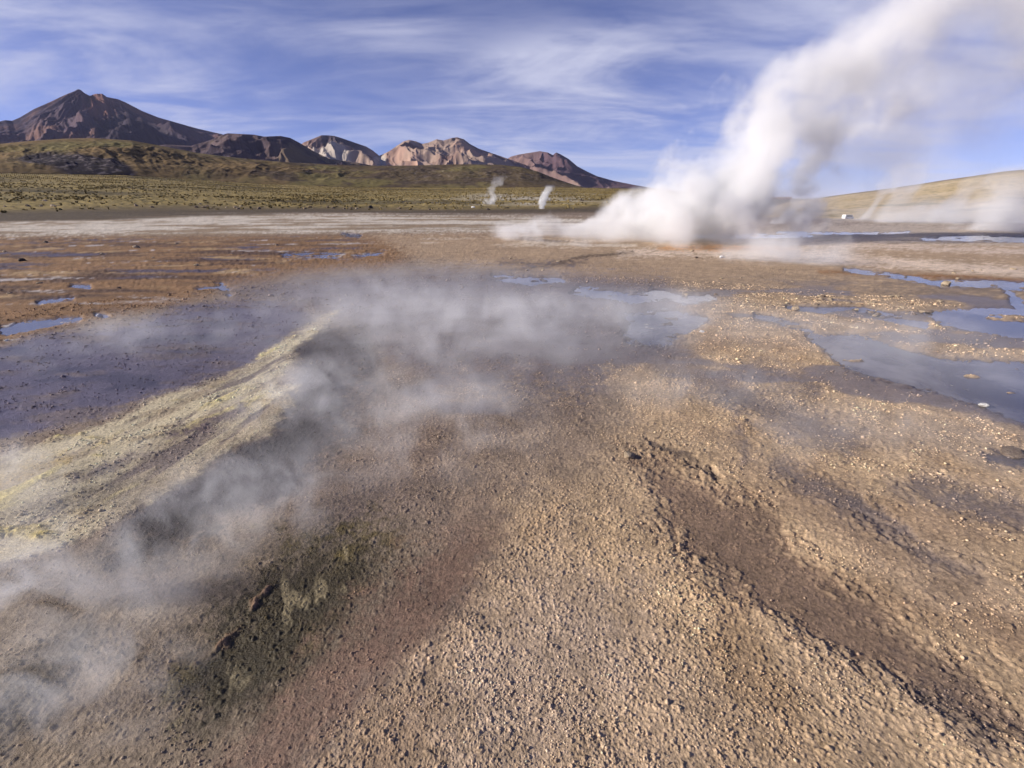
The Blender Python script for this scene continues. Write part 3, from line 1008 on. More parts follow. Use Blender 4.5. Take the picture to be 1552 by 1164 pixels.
def ih_c(PX, t, tb, X, Y, Z, H):
    c = full(PX.shape, (0.115, 0.080, 0.078))
    c = mix3(c, (0.065, 0.048, 0.058), sstep(-0.1, 0.2, fbm(X * 0.0016, Y * 0.0016, 453, 5)))
    c = mix3(c, (0.19, 0.14, 0.09), sstep(0.08, 0.3, fbm(X * 0.002, Y * 0.002, 454, 5)) * 0.8)
    return c


ridge('dark_hills', 'low dark brown hills between the volcano and the pale mountains',
      [(150, 250), (180, 232), (215, 224), (250, 219), (290, 221), (320, 212), (335, 205), (345, 202), (365, 203), (385, 204), (400, 207), (425, 206), (440, 209), (455, 217), (475, 229), (500, 241),
       (540, 246), (570, 252), (600, 262)],
      2600, 4100, 5000, 28.0, ih_h, ih_c, na=520, nr=260)


# pale central mountains
def cm_h(PX, t, tb, X, Y):
    w = fbm(X * 0.0009, Y * 0.0009, 460, 4)
    g = ridged(X * 0.0016 + 0.8 * w, Y * 0.0010 + 0.5 * w, 461, 4, 0.42)
    n = fbm(X * 0.0022, Y * 0.0016, 462, 6, 0.5)
    env = np.sin(np.pi * np.clip(t * 0.95 + 0.02, 0, 1)) ** 0.6
    return np.clip(0.06 + 0.94 * t ** 1.05 + (0.34 * (g - 0.5) + 0.15 * n) * env, 0.02, 3) * (1 - 0.7 * tb)


def cm_c(PX, t, tb, X, Y, Z, H):
    c = full(PX.shape, (0.33, 0.24, 0.185))
    n = fbm(X * 0.0015, Y * 0.0015, 463, 5)
    c = mix3(c, (0.38, 0.245, 0.185), sstep(0, 0.3, n))
    c = mix3(c, (0.17, 0.105, 0.085), sstep(0.02, 0.3, fbm(X * 0.0012 + 9, Y * 0.0022, 464, 5)))
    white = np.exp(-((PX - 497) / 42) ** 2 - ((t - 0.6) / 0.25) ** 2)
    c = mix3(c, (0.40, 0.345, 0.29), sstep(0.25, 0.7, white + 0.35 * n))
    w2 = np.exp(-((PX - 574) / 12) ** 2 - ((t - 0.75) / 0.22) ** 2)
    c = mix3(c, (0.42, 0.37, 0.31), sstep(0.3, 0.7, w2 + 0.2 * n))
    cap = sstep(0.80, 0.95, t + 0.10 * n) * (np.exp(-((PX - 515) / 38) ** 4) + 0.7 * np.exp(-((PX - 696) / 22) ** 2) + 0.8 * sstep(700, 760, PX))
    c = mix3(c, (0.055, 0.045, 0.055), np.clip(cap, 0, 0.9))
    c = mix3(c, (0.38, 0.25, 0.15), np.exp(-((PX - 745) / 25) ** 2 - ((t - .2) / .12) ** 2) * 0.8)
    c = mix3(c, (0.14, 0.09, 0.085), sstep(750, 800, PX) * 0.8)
    return c


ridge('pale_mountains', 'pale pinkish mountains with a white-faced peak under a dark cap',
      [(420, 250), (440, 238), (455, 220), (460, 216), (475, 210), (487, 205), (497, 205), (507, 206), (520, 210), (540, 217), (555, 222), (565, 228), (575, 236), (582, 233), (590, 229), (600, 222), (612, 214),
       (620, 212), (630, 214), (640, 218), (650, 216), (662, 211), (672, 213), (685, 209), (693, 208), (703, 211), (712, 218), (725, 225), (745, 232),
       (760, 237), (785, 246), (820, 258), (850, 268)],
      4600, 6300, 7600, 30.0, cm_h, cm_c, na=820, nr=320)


# dark mountain to the right of them
def dm_h(PX, t, tb, X, Y):
    w = fbm(X * 0.0007, Y * 0.0007, 470, 4)
    g = ridged(X * 0.0014 + 0.8 * w, Y * 0.0009 + 0.4 * w, 471, 4, 0.42)
    n = fbm(X * 0.0013, Y * 0.0013, 472, 6)
    env = np.sin(np.pi * np.clip(t * 0.95 + 0.02, 0, 1)) ** 0.6
    return np.clip(0.06 + 0.94 * t ** 1.1 + (0.40 * (g - 0.5) + 0.12 * n) * env, 0.02, 3) * (1 - 0.7 * tb)


def dm_c(PX, t, tb, X, Y, Z, H):
    c = full(PX.shape, (0.20, 0.13, 0.115))
    n = fbm(X * 0.001, Y * 0.001, 473, 5)
    c = mix3(c, (0.10, 0.062, 0.072), sstep(800, 835, PX + 30 * n) * sstep(0.35, 0.6, t + 0.1 * n))
    c = mix3(c, (0.26, 0.19, 0.15), sstep(0.0, 0.3, n) * (1 - sstep(0.3, 0.6, t)))
    return c


ridge('dark_mountain', 'dark purple mountain whose ridge falls away behind the big steam plume',
      [(740, 258), (760, 246), (775, 237), (787, 234), (800, 232), (818, 229), (830, 231), (838, 235), (843, 231), (850, 234), (862, 241), (875, 252), (890, 260),
       (905, 267), (930, 274), (960, 280), (1000, 287), (1100, 296), (1200, 302)],
      5200, 7200, 8600, 10.0, dm_h, dm_c, na=520, nr=280)


# ------------------------------------------------------------------ steam
def steam_out(nt, dens, colr=(0.982, 0.982, 0.99), aniso=0.0):
    v = nt.nodes.new('ShaderNodeVolumeScatter')
    v.inputs['Color'].default_value = (*colr, 1)
    v.inputs['Anisotropy'].default_value = aniso
    nt.links.new(dens, v.inputs['Density'])
    o = nt.nodes.new('ShaderNodeOutputMaterial')
    nt.links.new(v.outputs[0], o.inputs['Volume'])


def fcurve(nt, v, pts, lo, hi, zmax):
    """value table: pts = (height, value) -> value at a height"""
    n = nt.nodes.new('ShaderNodeFloatCurve')
    cu = n.mapping.curves[0]
    P = [(min(max(z / zmax, 0), 1), (q - lo) / (hi - lo)) for z, q in pts]
    cu.points[0].location = P[0]
    cu.points[1].location = P[-1]
    for p in P[1:-1]:
        cu.points.new(*p)
    for p in cu.points:
        p.handle_type = 'AUTO'
    n.mapping.update()
    nt.links.new(mathn(nt, 'DIVIDE', v, zmax), n.inputs['Value'])
    return mathn(nt, 'ADD', mathn(nt, 'MULTIPLY', n.outputs[0], hi - lo), lo)


def tube_mesh(name, rings, n=28):
    """closed hull from (z, cx, rx, ry) rings"""
    a = np.linspace(0, 2 * np.pi, n, endpoint=False)
    co = np.concatenate([np.stack([cx + rx * np.cos(a), ry * np.sin(a), np.full(n, z)], 1) for z, cx, rx, ry in rings])
    f = grid_faces(len(rings), n, True)
    k = len(co)
    co = np.vstack([co, [[rings[0][1], 0, rings[0][0]], [rings[-1][1], 0, rings[-1][0]]]])
    j = np.arange(n)
    bot = np.stack([np.full(n, k), (j + 1) % n, j], 1)
    top = np.stack([np.full(n, k + 1), (len(rings) - 1) * n + j, (len(rings) - 1) * n + (j + 1) % n], 1)
    return mesh_np(name, co, [f[:, ::-1], bot, top])


def plume(name, label, base, Yp, rows, density, puff, step, veil=None, soft=0.35, amp=0.9, seed=0.0, depth=0.85, group=None, detail=2.0, fray=0.0):
    """wind-blown column of steam; rows = (py, left px, right px, density) read at the distance Yp"""
    bx, bz = base
    prof = []
    for py, l, r, dn in rows:
        dl, dr = pix_dir(l, py), pix_dir(r, py)
        z = CAM_H + dl.z / dl.y * Yp - bz
        xl, xr = dl.x / dl.y * Yp - bx, dr.x / dr.y * Yp - bx
        prof.append((z, (xl + xr) / 2, (xr - xl) / 2, dn))
    prof.sort()
    zmax = prof[-1][0]
    vprof = None
    m, nt = new_mat(name)
    tc = nt.nodes.new('ShaderNodeTexCoord')
    pos = tc.outputs['Object']
    sep = nt.nodes.new('ShaderNodeSeparateXYZ')
    nt.links.new(pos, sep.inputs[0])
    X, Y, Z = sep.outputs
    xs = [p[1] for p in prof]
    rs = [p[2] for p in prof]
    xc = fcurve(nt, Z, [(p[0], p[1]) for p in prof], min(xs), max(xs) + 1e-3, zmax)
    rc = fcurve(nt, Z, [(p[0], p[2]) for p in prof], 0.0, max(rs), zmax)
    rc = mathn(nt, 'MAXIMUM', rc, 0.05)
    dn = fcurve(nt, Z, [(p[0], p[3]) for p in prof], 0.0, 1.0, zmax)
    dx = mathn(nt, 'DIVIDE', mathn(nt, 'SUBTRACT', X, xc), rc)
    dy = mathn(nt, 'DIVIDE', Y, mathn(nt, 'MULTIPLY', rc, depth))
    d = mathn(nt, 'SQRT', mathn(nt, 'ADD', mathn(nt, 'MULTIPLY', dx, dx), mathn(nt, 'MULTIPLY', dy, dy)))
    off = vmath(nt, 'ADD', pos, (seed, seed * 0.7, 0))
    n1 = noise(nt, off, puff, detail, 0.55, 0.0)
    # rounded billows: the absolute value of a noise swing
    bil = mathn(nt, 'ADD', mathn(nt, 'MULTIPLY', mathn(nt, 'SUBTRACT', mathn(nt, 'ABSOLUTE', mathn(nt, 'SUBTRACT', n1, 0.47)), 0.09), 2.4), mathn(nt, 'MULTIPLY', mathn(nt, 'SUBTRACT', n1, 0.5), 2.6))
    core = mathn(nt, 'ADD', mathn(nt, 'SUBTRACT', 0.98, d), mathn(nt, 'MULTIPLY', bil, amp))
    # crisp near the vent, fraying higher up
    core = mathn(nt, 'DIVIDE', core, mathn(nt, 'ADD', soft, mathn(nt, 'MULTIPLY', mathn(nt, 'DIVIDE', Z, zmax), fray)))
    core = maprange(nt, core, 0.0, 1.0, 0.0, 1.0)
    dens = mathn(nt, 'MULTIPLY', mathn(nt, 'MULTIPLY', core, dn), density)
    rings = []
    if veil:
        vp = []
        for py, l, r, q in veil['rows']:
            dl, dr = pix_dir(l, py), pix_dir(r, py)
            z = CAM_H + dl.z / dl.y * Yp - bz
            xl, xr = dl.x / dl.y * Yp - bx, dr.x / dr.y * Yp - bx
            vp.append((z, (xl + xr) / 2, (xr - xl) / 2, q))
        vp.sort()
        vx, vr = [p[1] for p in vp], [p[2] for p in vp]
        vxc = fcurve(nt, Z, [(p[0], p[1]) for p in vp], min(vx), max(vx) + 1e-3, zmax)
        vrc = mathn(nt, 'MAXIMUM', fcurve(nt, Z, [(p[0], p[2]) for p in vp], 0.0, max(vr), zmax), 0.05)
        vdn = fcurve(nt, Z, [(p[0], p[3]) for p in vp], 0.0, 1.0, zmax)
        ex = mathn(nt, 'DIVIDE', mathn(nt, 'SUBTRACT', X, vxc), vrc)
        ey = mathn(nt, 'DIVIDE', Y, veil['ry'])
        ed = mathn(nt, 'ADD', mathn(nt, 'MULTIPLY', ex, ex), mathn(nt, 'MULTIPLY', ey, ey))
        fall = maprange(nt, ed, 1.0, 0.05, 0.0, 1.0)
        vn = maprange(nt, n1, 0.34, 0.72, 0.0, 1.0)
        dens = mathn(nt, 'ADD', dens, mathn(nt, 'MULTIPLY', mathn(nt, 'MULTIPLY', fall, vn), mathn(nt, 'MULTIPLY', vdn, veil['density'])))
        vprof = vp
    zt = np.linspace(0, zmax, 22)
    for z in zt:
        c = np.interp(z, [p[0] for p in prof], xs)
        r = np.interp(z, [p[0] for p in prof], rs) * 1.38 + 0.05
        lo, hi, ry = c - r, c + r, r * depth
        if vprof:
            vc = np.interp(z, [p[0] for p in vprof], [p[1] for p in vprof])
            vr_ = np.interp(z, [p[0] for p in vprof], [p[2] for p in vprof])
            lo, hi, ry = min(lo, vc - vr_), max(hi, vc + vr_), max(ry, veil['ry'])
        rings.append((z, (lo + hi) / 2, (hi - lo) / 2 * 1.06, ry * 1.06))
    ending = maprange(nt, mathn(nt, 'DIVIDE', Z, zmax), 0.99, 0.86, 0.0, 1.0)
    starting = maprange(nt, Z, -0.02, 0.12, 0.0, 1.0)
    dens = mathn(nt, 'MULTIPLY', dens, mathn(nt, 'MULTIPLY', ending, starting))
    steam_out(nt, dens)
    me = tube_mesh(name, rings)
    o = link(name, me, m, label, 'steam', group)
    o.location = (bx, Yp, bz)
    dim = max(max(r[1] + r[2] for r in rings) - min(r[1] - r[2] for r in rings), zmax)
    diag = math.sqrt(3) * dim
    m.cycles.volume_step_rate = max(0.01, step / (diag / 10))
    return o


MAIN = [(364, 725, 1150, .22), (357, 750, 1150, .4), (345, 800, 1155, .65), (330, 860, 1165, .9), (300, 930, 1190, 1), (270, 985, 1228, 1), (240, 1015, 1262, .95), (210, 1035, 1290, .9),
        (180, 1070, 1325, .82), (150, 1108, 1355, .74), (120, 1145, 1355, .68), (90, 1175, 1390, .60), (60, 1212, 1432, .52), (30, 1260, 1478, .44), (0, 1310, 1525, .38), (-50, 1395, 1610, .3), (-110, 1500, 1680, .15)]
VEIL = [(364, 1000, 1420, .08), (330, 1000, 1470, .18), (290, 1020, 1520, .32), (250, 1050, 1560, .45), (210, 1080, 1600, .55), (150, 1150, 1680, .75), (90, 1190, 1740, .9), (30, 1240, 1800, 1), (-50, 1280, 1900, 1), (-110, 1400, 2000, .6)]
plume('steam_plume', 'huge white steam plume from the main geyser blowing up to the right', (gnd(950, 358)[0], -0.03), 21.5, MAIN, 1.6, 0.42, 0.38,
      veil=dict(rows=VEIL, ry=3.6, density=0.42), soft=0.6, amp=1.05, detail=4.0, fray=1.1)

far = dict(group='small steam plumes far across the flat')
FARY = 92.0


def rows_for(pts):
    return [(y, x - w, x + w, d) for x, y, w, d in pts]


def ground_hit(px, py, rmax=420):
    d = pix_dir(px, py)
    hx, hy = d.x / math.hypot(d.x, d.y), d.y / math.hypot(d.x, d.y)
    te = d.z / math.hypot(d.x, d.y)
    r = np.linspace(0.8, rmax, 24000)
    lz = land_z(r * hx, r * hy)
    zr = CAM_H + te * r
    k = np.argmax(zr <= lz) if (zr <= lz).any() else len(r) - 1
    return float(r[k] * hx), float(r[k] * hy), float(lz[k])


def small_plume(label, px, py, pts, density, puff, step, group=None, soft=0.5, amp=0.85, seed=3.0):
    x, y, z = ground_hit(px, py)
    return plume('steam_plume', label, (x, z), y, rows_for([(px, py + 1, pts[0][2], pts[0][3])] + pts), density, puff, step, soft=soft, amp=amp, seed=seed, group=group)


small_plume('thin forked steam plume rising from a pale patch on the far grass', 745, 311,
            [(744, 306, 10, .8), (748, 298, 10, .7), (744, 290, 9, .5), (751, 280, 11, .3), (758, 264, 14, .12)], 0.75, 0.9, 0.4, seed=2.0, amp=0.7)
small_plume('short bright white steam plume beside the big cloud of steam', 821, 317,
            [(821, 312, 6.5, 1), (824, 304, 7.5, 1), (825, 297, 8, .8), (829, 290, 9, .5), (835, 279, 9, .2)], 2.4, 1.1, 0.35, seed=5.0, amp=0.55)
small_plume('slanting white steam plume beside the parked white van', 1306, 333,
            [(1312, 328, 13, .9), (1322, 316, 9, .9), (1329, 306, 9, .8), (1335, 296, 14, .4), (1345, 280, 20, .3), (1352, 262, 24, .2), (1358, 245, 26, .06)], 1.3, 0.5, 0.5, seed=8.0)
small_plume('faint grey steam column standing before the right hill', 1345, 338,
            [(1350, 325, 26, .6), (1362, 300, 24, .6), (1368, 280, 24, .5), (1375, 262, 28, .3), (1385, 240, 30, .08)], 0.7, 0.3, 0.7, seed=11.0)
small_plume('low wispy steam plume at the right end of the dark pool', 1180, 340,
            [(1186, 332, 16, 1), (1196, 322, 15, .8), (1212, 310, 20, .5), (1232, 296, 24, .2)], 1.5, 0.5, 0.5, seed=14.0)
small_plume('pale steam plume in front of the tan hillside', 1428, 338,
            [(1432, 328, 38, .8), (1444, 310, 34, .6), (1462, 292, 26, .4), (1478, 272, 22, .2), (1490, 255, 18, .05)], 0.9, 0.3, 0.6, seed=17.0)
small_plume('dark bluish steam plume cut off by the picture edge', 1520, 352,
            [(1530, 345, 60, .9), (1545, 325, 60, .9), (1562, 300, 56, .6), (1580, 270, 50, .3), (1600, 240, 44, .1)], 0.8, 0.3, 0.5, seed=20.0)


# thin steam drifting low over the wet ground
def drift_mesh():
    n, mrings = 28, 12
    rings = []
    for k in range(1, mrings):
        a = math.pi * k / mrings
        rings.append((-math.cos(a), 0.0, math.sin(a), math.sin(a)))
    return tube_mesh('steam', rings, n)


def drift(px, y0, y1, wpx, h, density, nscale=1.4, thr=(0.40, 0.70), turn=0.0, seed=0.0, step=0.12):
    cx, c0 = gnd(px, y0)
    c1x, c1 = gnd(px, y1)
    yc = (c0 + c1) / 2
    sy = max((c0 - c1) / 2, 0.25)
    xm, _ = (cx + c1x) / 2, 0
    ym = (y0 + y1) / 2
    dpt = math.hypot(xm, yc)
    sx = wpx / FPX * (yc * CP + CAM_H * SP)
    m, nt = new_mat('drifting steam')
    tc = nt.nodes.new('ShaderNodeTexCoord')
    geo = nt.nodes.new('ShaderNodeNewGeometry')
    p = tc.outputs['Object']
    l2 = vmath(nt, 'DOT_PRODUCT', p, p, out=1)
    fall = maprange(nt, l2, 1.0, 0.0, 0.0, 1.25)
    fall = mathn(nt, 'MULTIPLY', fall, fall)
    mp = nt.nodes.new('ShaderNodeMapping')
    mp.inputs['Location'].default_value = (seed, seed * 1.7, 0)
    mp.inputs['Rotation'].default_value = (0, 0, R(20))
    mp.inputs['Scale'].default_value = (0.85, 1.0, 0.62)
    nt.links.new(geo.outputs['Position'], mp.inputs[0])
    n = noise(nt, mp.outputs[0], nscale, 4.0, 0.62, 0.9)
    nn = maprange(nt, n, thr[0], thr[1], 0.0, 1.0)
    dens = mathn(nt, 'MULTIPLY', mathn(nt, 'MULTIPLY', fall, nn), density)
    steam_out(nt, dens)
    o = link('steam', DRIFT, None, 'thin veil of steam drifting low over the wet ground', 'steam', kind='stuff')
    o.data = DRIFT.copy()
    o.data.materials.append(m)
    o.location = (xm, yc, 0.0)
    o.rotation_euler = (0, 0, turn)
    o.scale = (sx, sy, h)
    diag = math.sqrt(3) * 2 * max(sx, sy, h)
    m.cycles.volume_step_rate = max(0.01, step / (diag / 10))
    return o


DRIFT = drift_mesh()
for args in ((650, 398, 540, 430, 0.60, 0.16, 1.2, (0.34, 0.70), 31.0, 0.30),
             (690, 440, 700, 380, 0.62, 0.66, 1.9, (0.38, 0.70), 1.0, 0.20),
             (560, 428, 540, 250, 0.55, 0.40, 2.0, (0.40, 0.70), 2.0, 0.20),
             (860, 438, 600, 240, 0.60, 0.45, 1.8, (0.40, 0.70), 21.0, 0.20),
             (480, 545, 720, 150, 0.55, 1.4, 3.0, (0.43, 0.70), 3.0, 0.12),
             (640, 560, 820, 270, 0.50, 1.05, 2.6, (0.40, 0.70), 4.0, 0.14),
             (60, 660, 880, 220, 0.45, 1.0, 3.0, (0.42, 0.68), 5.0, 0.12),
             (120, 780, 1060, 330, 0.42, 2.4, 3.4, (0.42, 0.68), 6.0, 0.10),
             (370, 680, 930, 240, 0.42, 1.7, 3.6, (0.43, 0.69), 7.0, 0.10),
             (90, 930, 1240, 300, 0.30, 2.3, 4.2, (0.43, 0.68), 8.0, 0.09),
             (1000, 440, 580, 240, 0.60, 0.40, 1.7, (0.38, 0.68), 9.0, 0.20),
             (1190, 384, 410, 150, 1.10, 0.7, 1.0, (0.38, 0.66), 10.0, 0.30),
             (1330, 470, 640, 330, 0.60, 0.34, 1.7, (0.38, 0.68), 12.0, 0.20),
             (1350, 600, 840, 360, 0.45, 0.42, 2.2, (0.40, 0.70), 13.0, 0.14),
             (1060, 540, 740, 240, 0.45, 0.55, 2.4, (0.40, 0.70), 14.0, 0.14),
             (1450, 331, 345, 220, 2.40, 0.22, 0.6, (0.36, 0.64), 15.0, 0.50),
             (230, 470, 600, 260, 0.45, 0.42, 2.2, (0.42, 0.70), 16.0, 0.18)):
    px_, y0_, y1_, w_, h_, d_, ns_, th_, sd_, st_ = args
    drift(px_, y0_, y1_, w_, h_, d_, ns_, th_, 0.0, sd_, st_)


# ------------------------------------------------------------------ rocks
def rock_material(name, c1, c2):
    m, nt = new_mat(name)
    L = nt.links
    tc = nt.nodes.new('ShaderNodeTexCoord')
    n = noise(nt, tc.outputs['Object'], 2.5, 6, 0.65)
    p = nt.nodes.new('ShaderNodeBsdfPrincipled')
    L.new(mixc(nt, maprange(nt, n, 0.35, 0.65), c1, c2), p.inputs['Base Color'])
    p.inputs['Roughness'].default_value = 0.9
    p.inputs['Specular IOR Level'].default_value = 0.15
    b = nt.nodes.new('ShaderNodeBump')
    b.inputs['Strength'].default_value = 0.6
    b.inputs['Distance'].default_value = 0.08
    L.new(noise(nt, tc.outputs['Object'], 6, 5, 0.7), b.inputs['Height'])
    L.new(b.outputs[0], p.inputs['Normal'])
    o = nt.nodes.new('ShaderNodeOutputMaterial')
    L.new(p.outputs[0], o.inputs['Surface'])
    return m


def rock_mesh(seed, sub=3):
    import bmesh
    bm = bmesh.new()
    bmesh.ops.create_icosphere(bm, subdivisions=sub, radius=1.0)
    rg = random.Random(seed)
    planes = []
    for _ in range(9):
        v = Vector((rg.gauss(0, 1), rg.gauss(0, 1), rg.gauss(0, 1))).normalized()
        planes.append((v, rg.uniform(0.55, 0.92)))
    ph = [rg.uniform(0, 6) for _ in range(6)]
    for v in bm.verts:
        c = v.co
        for nrm, dd in planes:
            e = c.dot(nrm) - dd
            if e > 0:
                c = c - nrm * e * 0.9
        k = 1 + 0.06 * math.sin(5 * c.x + ph[0]) * math.sin(4 * c.y + ph[1]) + 0.05 * math.sin(9 * c.z + ph[2] + 6 * c.x) + 0.03 * math.sin(17 * c.y + 13 * c.x + ph[3])
        v.co = c * k
    me = bpy.data.meshes.new('rock')
    bm.to_mesh(me)
    bm.free()
    for p in me.polygons:
        p.use_smooth = False
    return me


RM = {'brown': rock_material('brown rock', (0.14, 0.10, 0.075), (0.26, 0.20, 0.15)),
      'tan': rock_material('tan rock', (0.34, 0.26, 0.17), (0.48, 0.38, 0.27)),
      'dark': rock_material('dark rock', (0.045, 0.036, 0.034), (0.09, 0.072, 0.06)),
      'white': rock_material('white rock', (0.62, 0.60, 0.57), (0.78, 0.76, 0.73))}
ROCKS = {}
for kname, mm in RM.items():
    ROCKS[kname] = []
    for q in range(5):
        me = rock_mesh(hash(kname) % 7 + q * 13 + len(kname) * 101, 2 if q < 3 else 3)
        me.materials.append(mm)
        ROCKS[kname].append(me)
rg = random.Random(77)


def rock(px, py, size_px, tone, label, group=None, flat=0.7):
    x, y, z = ground_hit(px, py)
    r = math.hypot(x, y)
    s = size_px / 2 / FPX * math.hypot(r, CAM_H) * 0.98
    o = bpy.data.objects.new('rock', rg.choice(ROCKS[tone]))
    COL.objects.link(o)
    tag(o, label, 'rock', group)
    o.scale = (s * rg.uniform(0.9, 1.25), s * rg.uniform(0.85, 1.2), s * flat * rg.uniform(0.85, 1.15))
    o.location = (x, y, z + s * flat * 0.35)
    o.rotation_euler = (rg.uniform(-.2, .2), rg.uniform(-.2, .2), rg.uniform(0, 6.28))
    return o


row = [(8, 314, 3.5), (20, 315, 3), (42, 313, 4), (46, 314, 3), (63, 313, 4), (70, 306, 5), (80, 313, 5), (84, 314, 4), (90, 312, 3), (110, 309, 3), (142, 313, 3),
       (207, 313, 6), (231, 315, 5), (298, 315, 4), (304, 310, 4), (309, 315, 5), (314, 313, 4), (322, 316, 3), (343, 315, 3), (356, 315, 4), (365, 313, 3.5), (361, 317, 4),
       (393, 317, 6), (452, 316, 4), (456, 315, 4), (462, 317, 5), (470, 315, 5), (476, 316, 3), (497, 315, 4), (505, 316, 5), (511, 314, 4), (522, 317, 4), (532, 316, 4), (540, 317, 4),
       (577, 315, 3), (605, 317, 6), (623, 318, 4), (651, 318, 4), (665, 317, 3), (690, 319, 3), (702, 317, 3)]
for px, py, sz in row:
    rock(px, py, sz, rg.choice(['brown', 'brown', 'tan']), 'small brown boulder in the long row along the foot of the grassy slope', 'boulders along the foot of the grass')
rock(562, 316, 9, 'dark', 'largest dark boulder in the row at the foot of the grassy slope')
rock(717, 315, 6, 'white', 'white rock left of the thin far steam plume')
rock(740, 318, 6, 'dark', 'dark rock on the grass below the thin far steam plume')
rock(768, 316, 7, 'dark', 'flat dark rock right of the thin far steam plume', flat=0.4)
rock(882, 305, 6, 'dark', 'dark boulder just left of the great white steam cloud')
rock(1063, 505, 9, 'white', 'lone white stone on the wet flat in the middle distance')
rock(952, 694, 20, 'tan', 'tan stone at the head of the dark muddy channel', flat=0.5)
rock(1206, 470, 13, 'tan', 'angular tan stone beside the narrow bluish runnel', flat=0.6)
rock(1037, 446, 8, 'brown', 'brown stone at the left end of the gravelly rim')
rock(1094, 391, 8, 'white', 'pale stone on the bright peach sinter strip')
rock(1434, 431, 9, 'tan', 'stone lying in the long shallow stream')
rock(1490, 615, 10, 'white', 'pale stone on the near shore of the large blue pool', flat=0.5)
rock(1382, 327, 4, 'white', 'white rock on the plain right of the parked van')
rock(1496, 333, 5, 'white', 'white rock under the right-hand hillside')
rock(1532, 688, 22, 'brown', 'low brown stone above the small pool at the picture edge', flat=0.35)
rock(152, 480, 7, 'white', 'white crusted stone beside the dark wet flat')
rock(298, 403, 6, 'tan', 'upright tan stone on the orange ground')
for px, py, sz in [(268, 370, 4), (69, 368, 5), (154, 386, 4), (7, 382, 4), (35, 396, 6), (208, 376, 7), (120, 412, 4), (232, 392, 4), (420, 372, 4), (352, 386, 4), (60, 430, 5), (180, 438, 5), (15, 446, 5)]:
    rock(px, py, sz, rg.choice(['brown', 'tan', 'dark']), 'small stone scattered on the orange ground', 'stones on the orange ground')
for cx, cyy, sx_, sy_, nn in [(1250, 455, 30, 8, 12), (1340, 462, 40, 8, 14), (1150, 450, 45, 16, 14), (1120, 470, 40, 8, 8), (1310, 482, 26, 8, 8), (1090, 388, 20, 4, 7), (1400, 470, 40, 6, 8), (1460, 415, 50, 6, 6), (830, 404, 40, 6, 8)]:
    for _ in range(nn):
        rock(rg.gauss(cx, sx_), rg.gauss(cyy, sy_), rg.uniform(3, 7), rg.choice(['brown', 'tan', 'tan']), 'small tan stone on the gravelly rims between the pools', 'stones on the rims between the pools')


# ------------------------------------------------------------------ parked van far off on the right
def plain_mat(name, col, rough=0.5, spec=0.4):
    m, nt = new_mat(name)
    tc = nt.nodes.new('ShaderNodeTexCoord')
    p = nt.nodes.new('ShaderNodeBsdfPrincipled')
    nz = maprange(nt, noise(nt, tc.outputs['Object'], 1.5, 4), 0.3, 0.7, 0.9, 1.05, False)
    sc = nt.nodes.new('ShaderNodeVectorMath')
    sc.operation = 'SCALE'
    sc.inputs[0].default_value = col
    nt.links.new(nz, sc.inputs['Scale'])
    nt.links.new(sc.outputs[0], p.inputs['Base Color'])
    p.inputs['Roughness'].default_value = rough
    p.inputs['Specular IOR Level'].default_value = spec
    o = nt.nodes.new('ShaderNodeOutputMaterial')
    nt.links.new(p.outputs[0], o.inputs['Surface'])
    return m


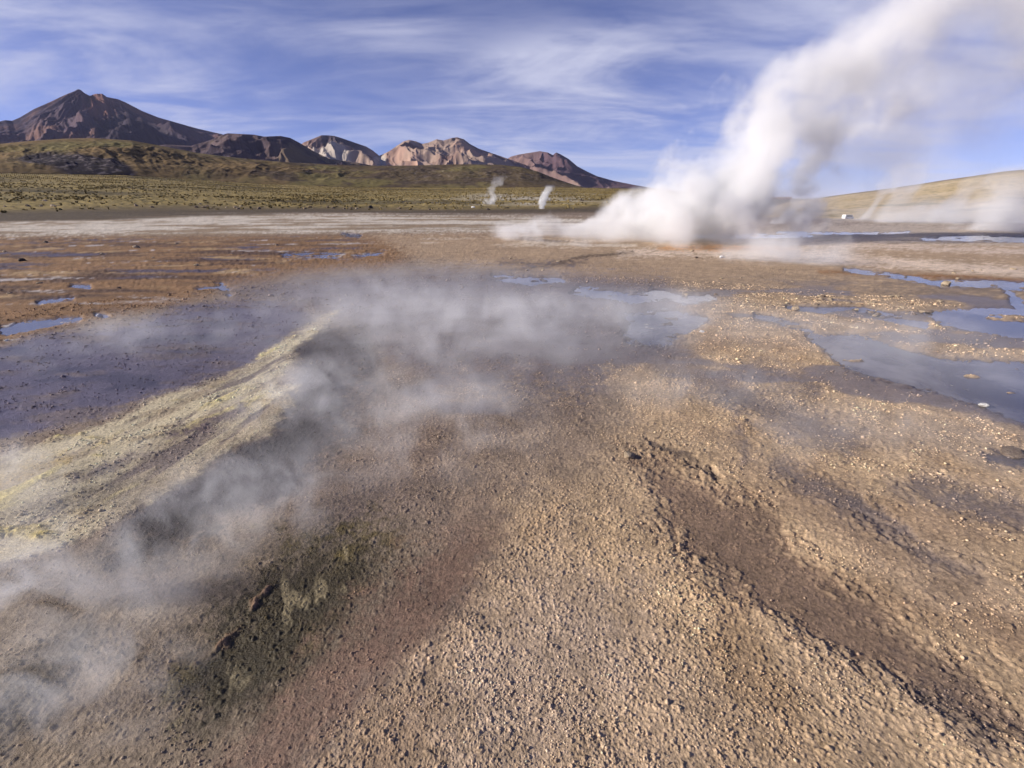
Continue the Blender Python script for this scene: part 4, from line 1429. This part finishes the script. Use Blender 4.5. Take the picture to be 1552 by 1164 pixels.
def make_van():
    import bmesh
    px, r = 1293, 262.0
    a = float(az_of(px))
    x, y = r * math.sin(a), r * math.cos(a)
    root = bpy.data.objects.new('van', None)
    COL.objects.link(root)
    root.location = (x, y, float(land_z(np.array([x]), np.array([y]))[0]))
    root.rotation_euler = (0, 0, R(12))
    tag(root, 'white van parked on the pale plain below the right hill', 'van')

    def prism(name, prof, y0, y1, mat, bev=0.05, parent=root):
        bm = bmesh.new()
        f = bm.faces.new([bm.verts.new((px_, y0, pz)) for px_, pz in prof])
        e = bmesh.ops.extrude_face_region(bm, geom=[f])
        for v in e['geom']:
            if isinstance(v, bmesh.types.BMVert):
                v.co.y = y1
        if bev:
            bmesh.ops.bevel(bm, geom=bm.edges[:], offset=bev, segments=2, affect='EDGES')
        bmesh.ops.recalc_face_normals(bm, faces=bm.faces[:])
        me = bpy.data.meshes.new(name)
        bm.to_mesh(me)
        bm.free()
        return link(name, me, mat, parent=parent)
    white = plain_mat('white paint', (0.82, 0.82, 0.82), 0.35)
    glass = plain_mat('dark glass', (0.02, 0.022, 0.026), 0.1, 0.6)
    rub = plain_mat('rubber', (0.025, 0.025, 0.025), 0.8)
    met = plain_mat('grey metal', (0.4, 0.4, 0.42), 0.4)
    prism('body', [(-2.4, 0.35), (2.35, 0.35), (2.45, 0.95), (1.75, 1.15), (1.15, 1.95), (-2.3, 2.0), (-2.45, 1.1)], -0.9, 0.9, white, 0.07)
    for sy_ in (-0.905, 0.895):
        prism('side_window', [(-1.9, 1.2), (1.25, 1.2), (0.95, 1.75), (-1.9, 1.75)], sy_ - 0.0, sy_ + 0.012, glass, 0)
    for wx_ in (-1.5, 1.5):
        for wy_ in (-0.82, 0.82):
            bm = bmesh.new()
            bmesh.ops.create_cone(bm, cap_ends=True, segments=20, radius1=0.36, radius2=0.36, depth=0.24)
            bmesh.ops.rotate(bm, verts=bm.verts, matrix=__import__('mathutils').Matrix.Rotation(math.pi / 2, 3, 'X'))
            bmesh.ops.translate(bm, verts=bm.verts, vec=(wx_, wy_, 0.36))
            me = bpy.data.meshes.new('wheel')
            bm.to_mesh(me)
            bm.free()
            w = link('wheel', me, rub, parent=root)
            bm = bmesh.new()
            bmesh.ops.create_cone(bm, cap_ends=True, segments=16, radius1=0.2, radius2=0.2, depth=0.26)
            bmesh.ops.rotate(bm, verts=bm.verts, matrix=__import__('mathutils').Matrix.Rotation(math.pi / 2, 3, 'X'))
            bmesh.ops.translate(bm, verts=bm.verts, vec=(wx_, wy_, 0.36))
            me = bpy.data.meshes.new('rim')
            bm.to_mesh(me)
            bm.free()
            link('rim', me, met, parent=w)


make_van()

# ------------------------------------------------------------------ air between here and the mountains
def make_haze():
    import bmesh
    bm = bmesh.new()
    bmesh.ops.create_cube(bm, size=1.0)
    bmesh.ops.scale(bm, verts=bm.verts, vec=(24000, 24000, 1900))
    bmesh.ops.translate(bm, verts=bm.verts, vec=(0, 0, 900))
    me = bpy.data.meshes.new('haze')
    bm.to_mesh(me)
    bm.free()
    m, nt = new_mat('haze')
    v = nt.nodes.new('ShaderNodeVolumePrincipled')
    v.inputs['Color'].default_value = (0.62, 0.66, 1.0, 1)
    v.inputs['Density'].default_value = HAZE
    o = nt.nodes.new('ShaderNodeOutputMaterial')
    nt.links.new(v.outputs[0], o.inputs['Volume'])
    link('haze', me, m, 'thin bluish air over the whole basin', 'haze', kind='stuff')


HAZE = 1.1e-5
make_haze()

#@@REST
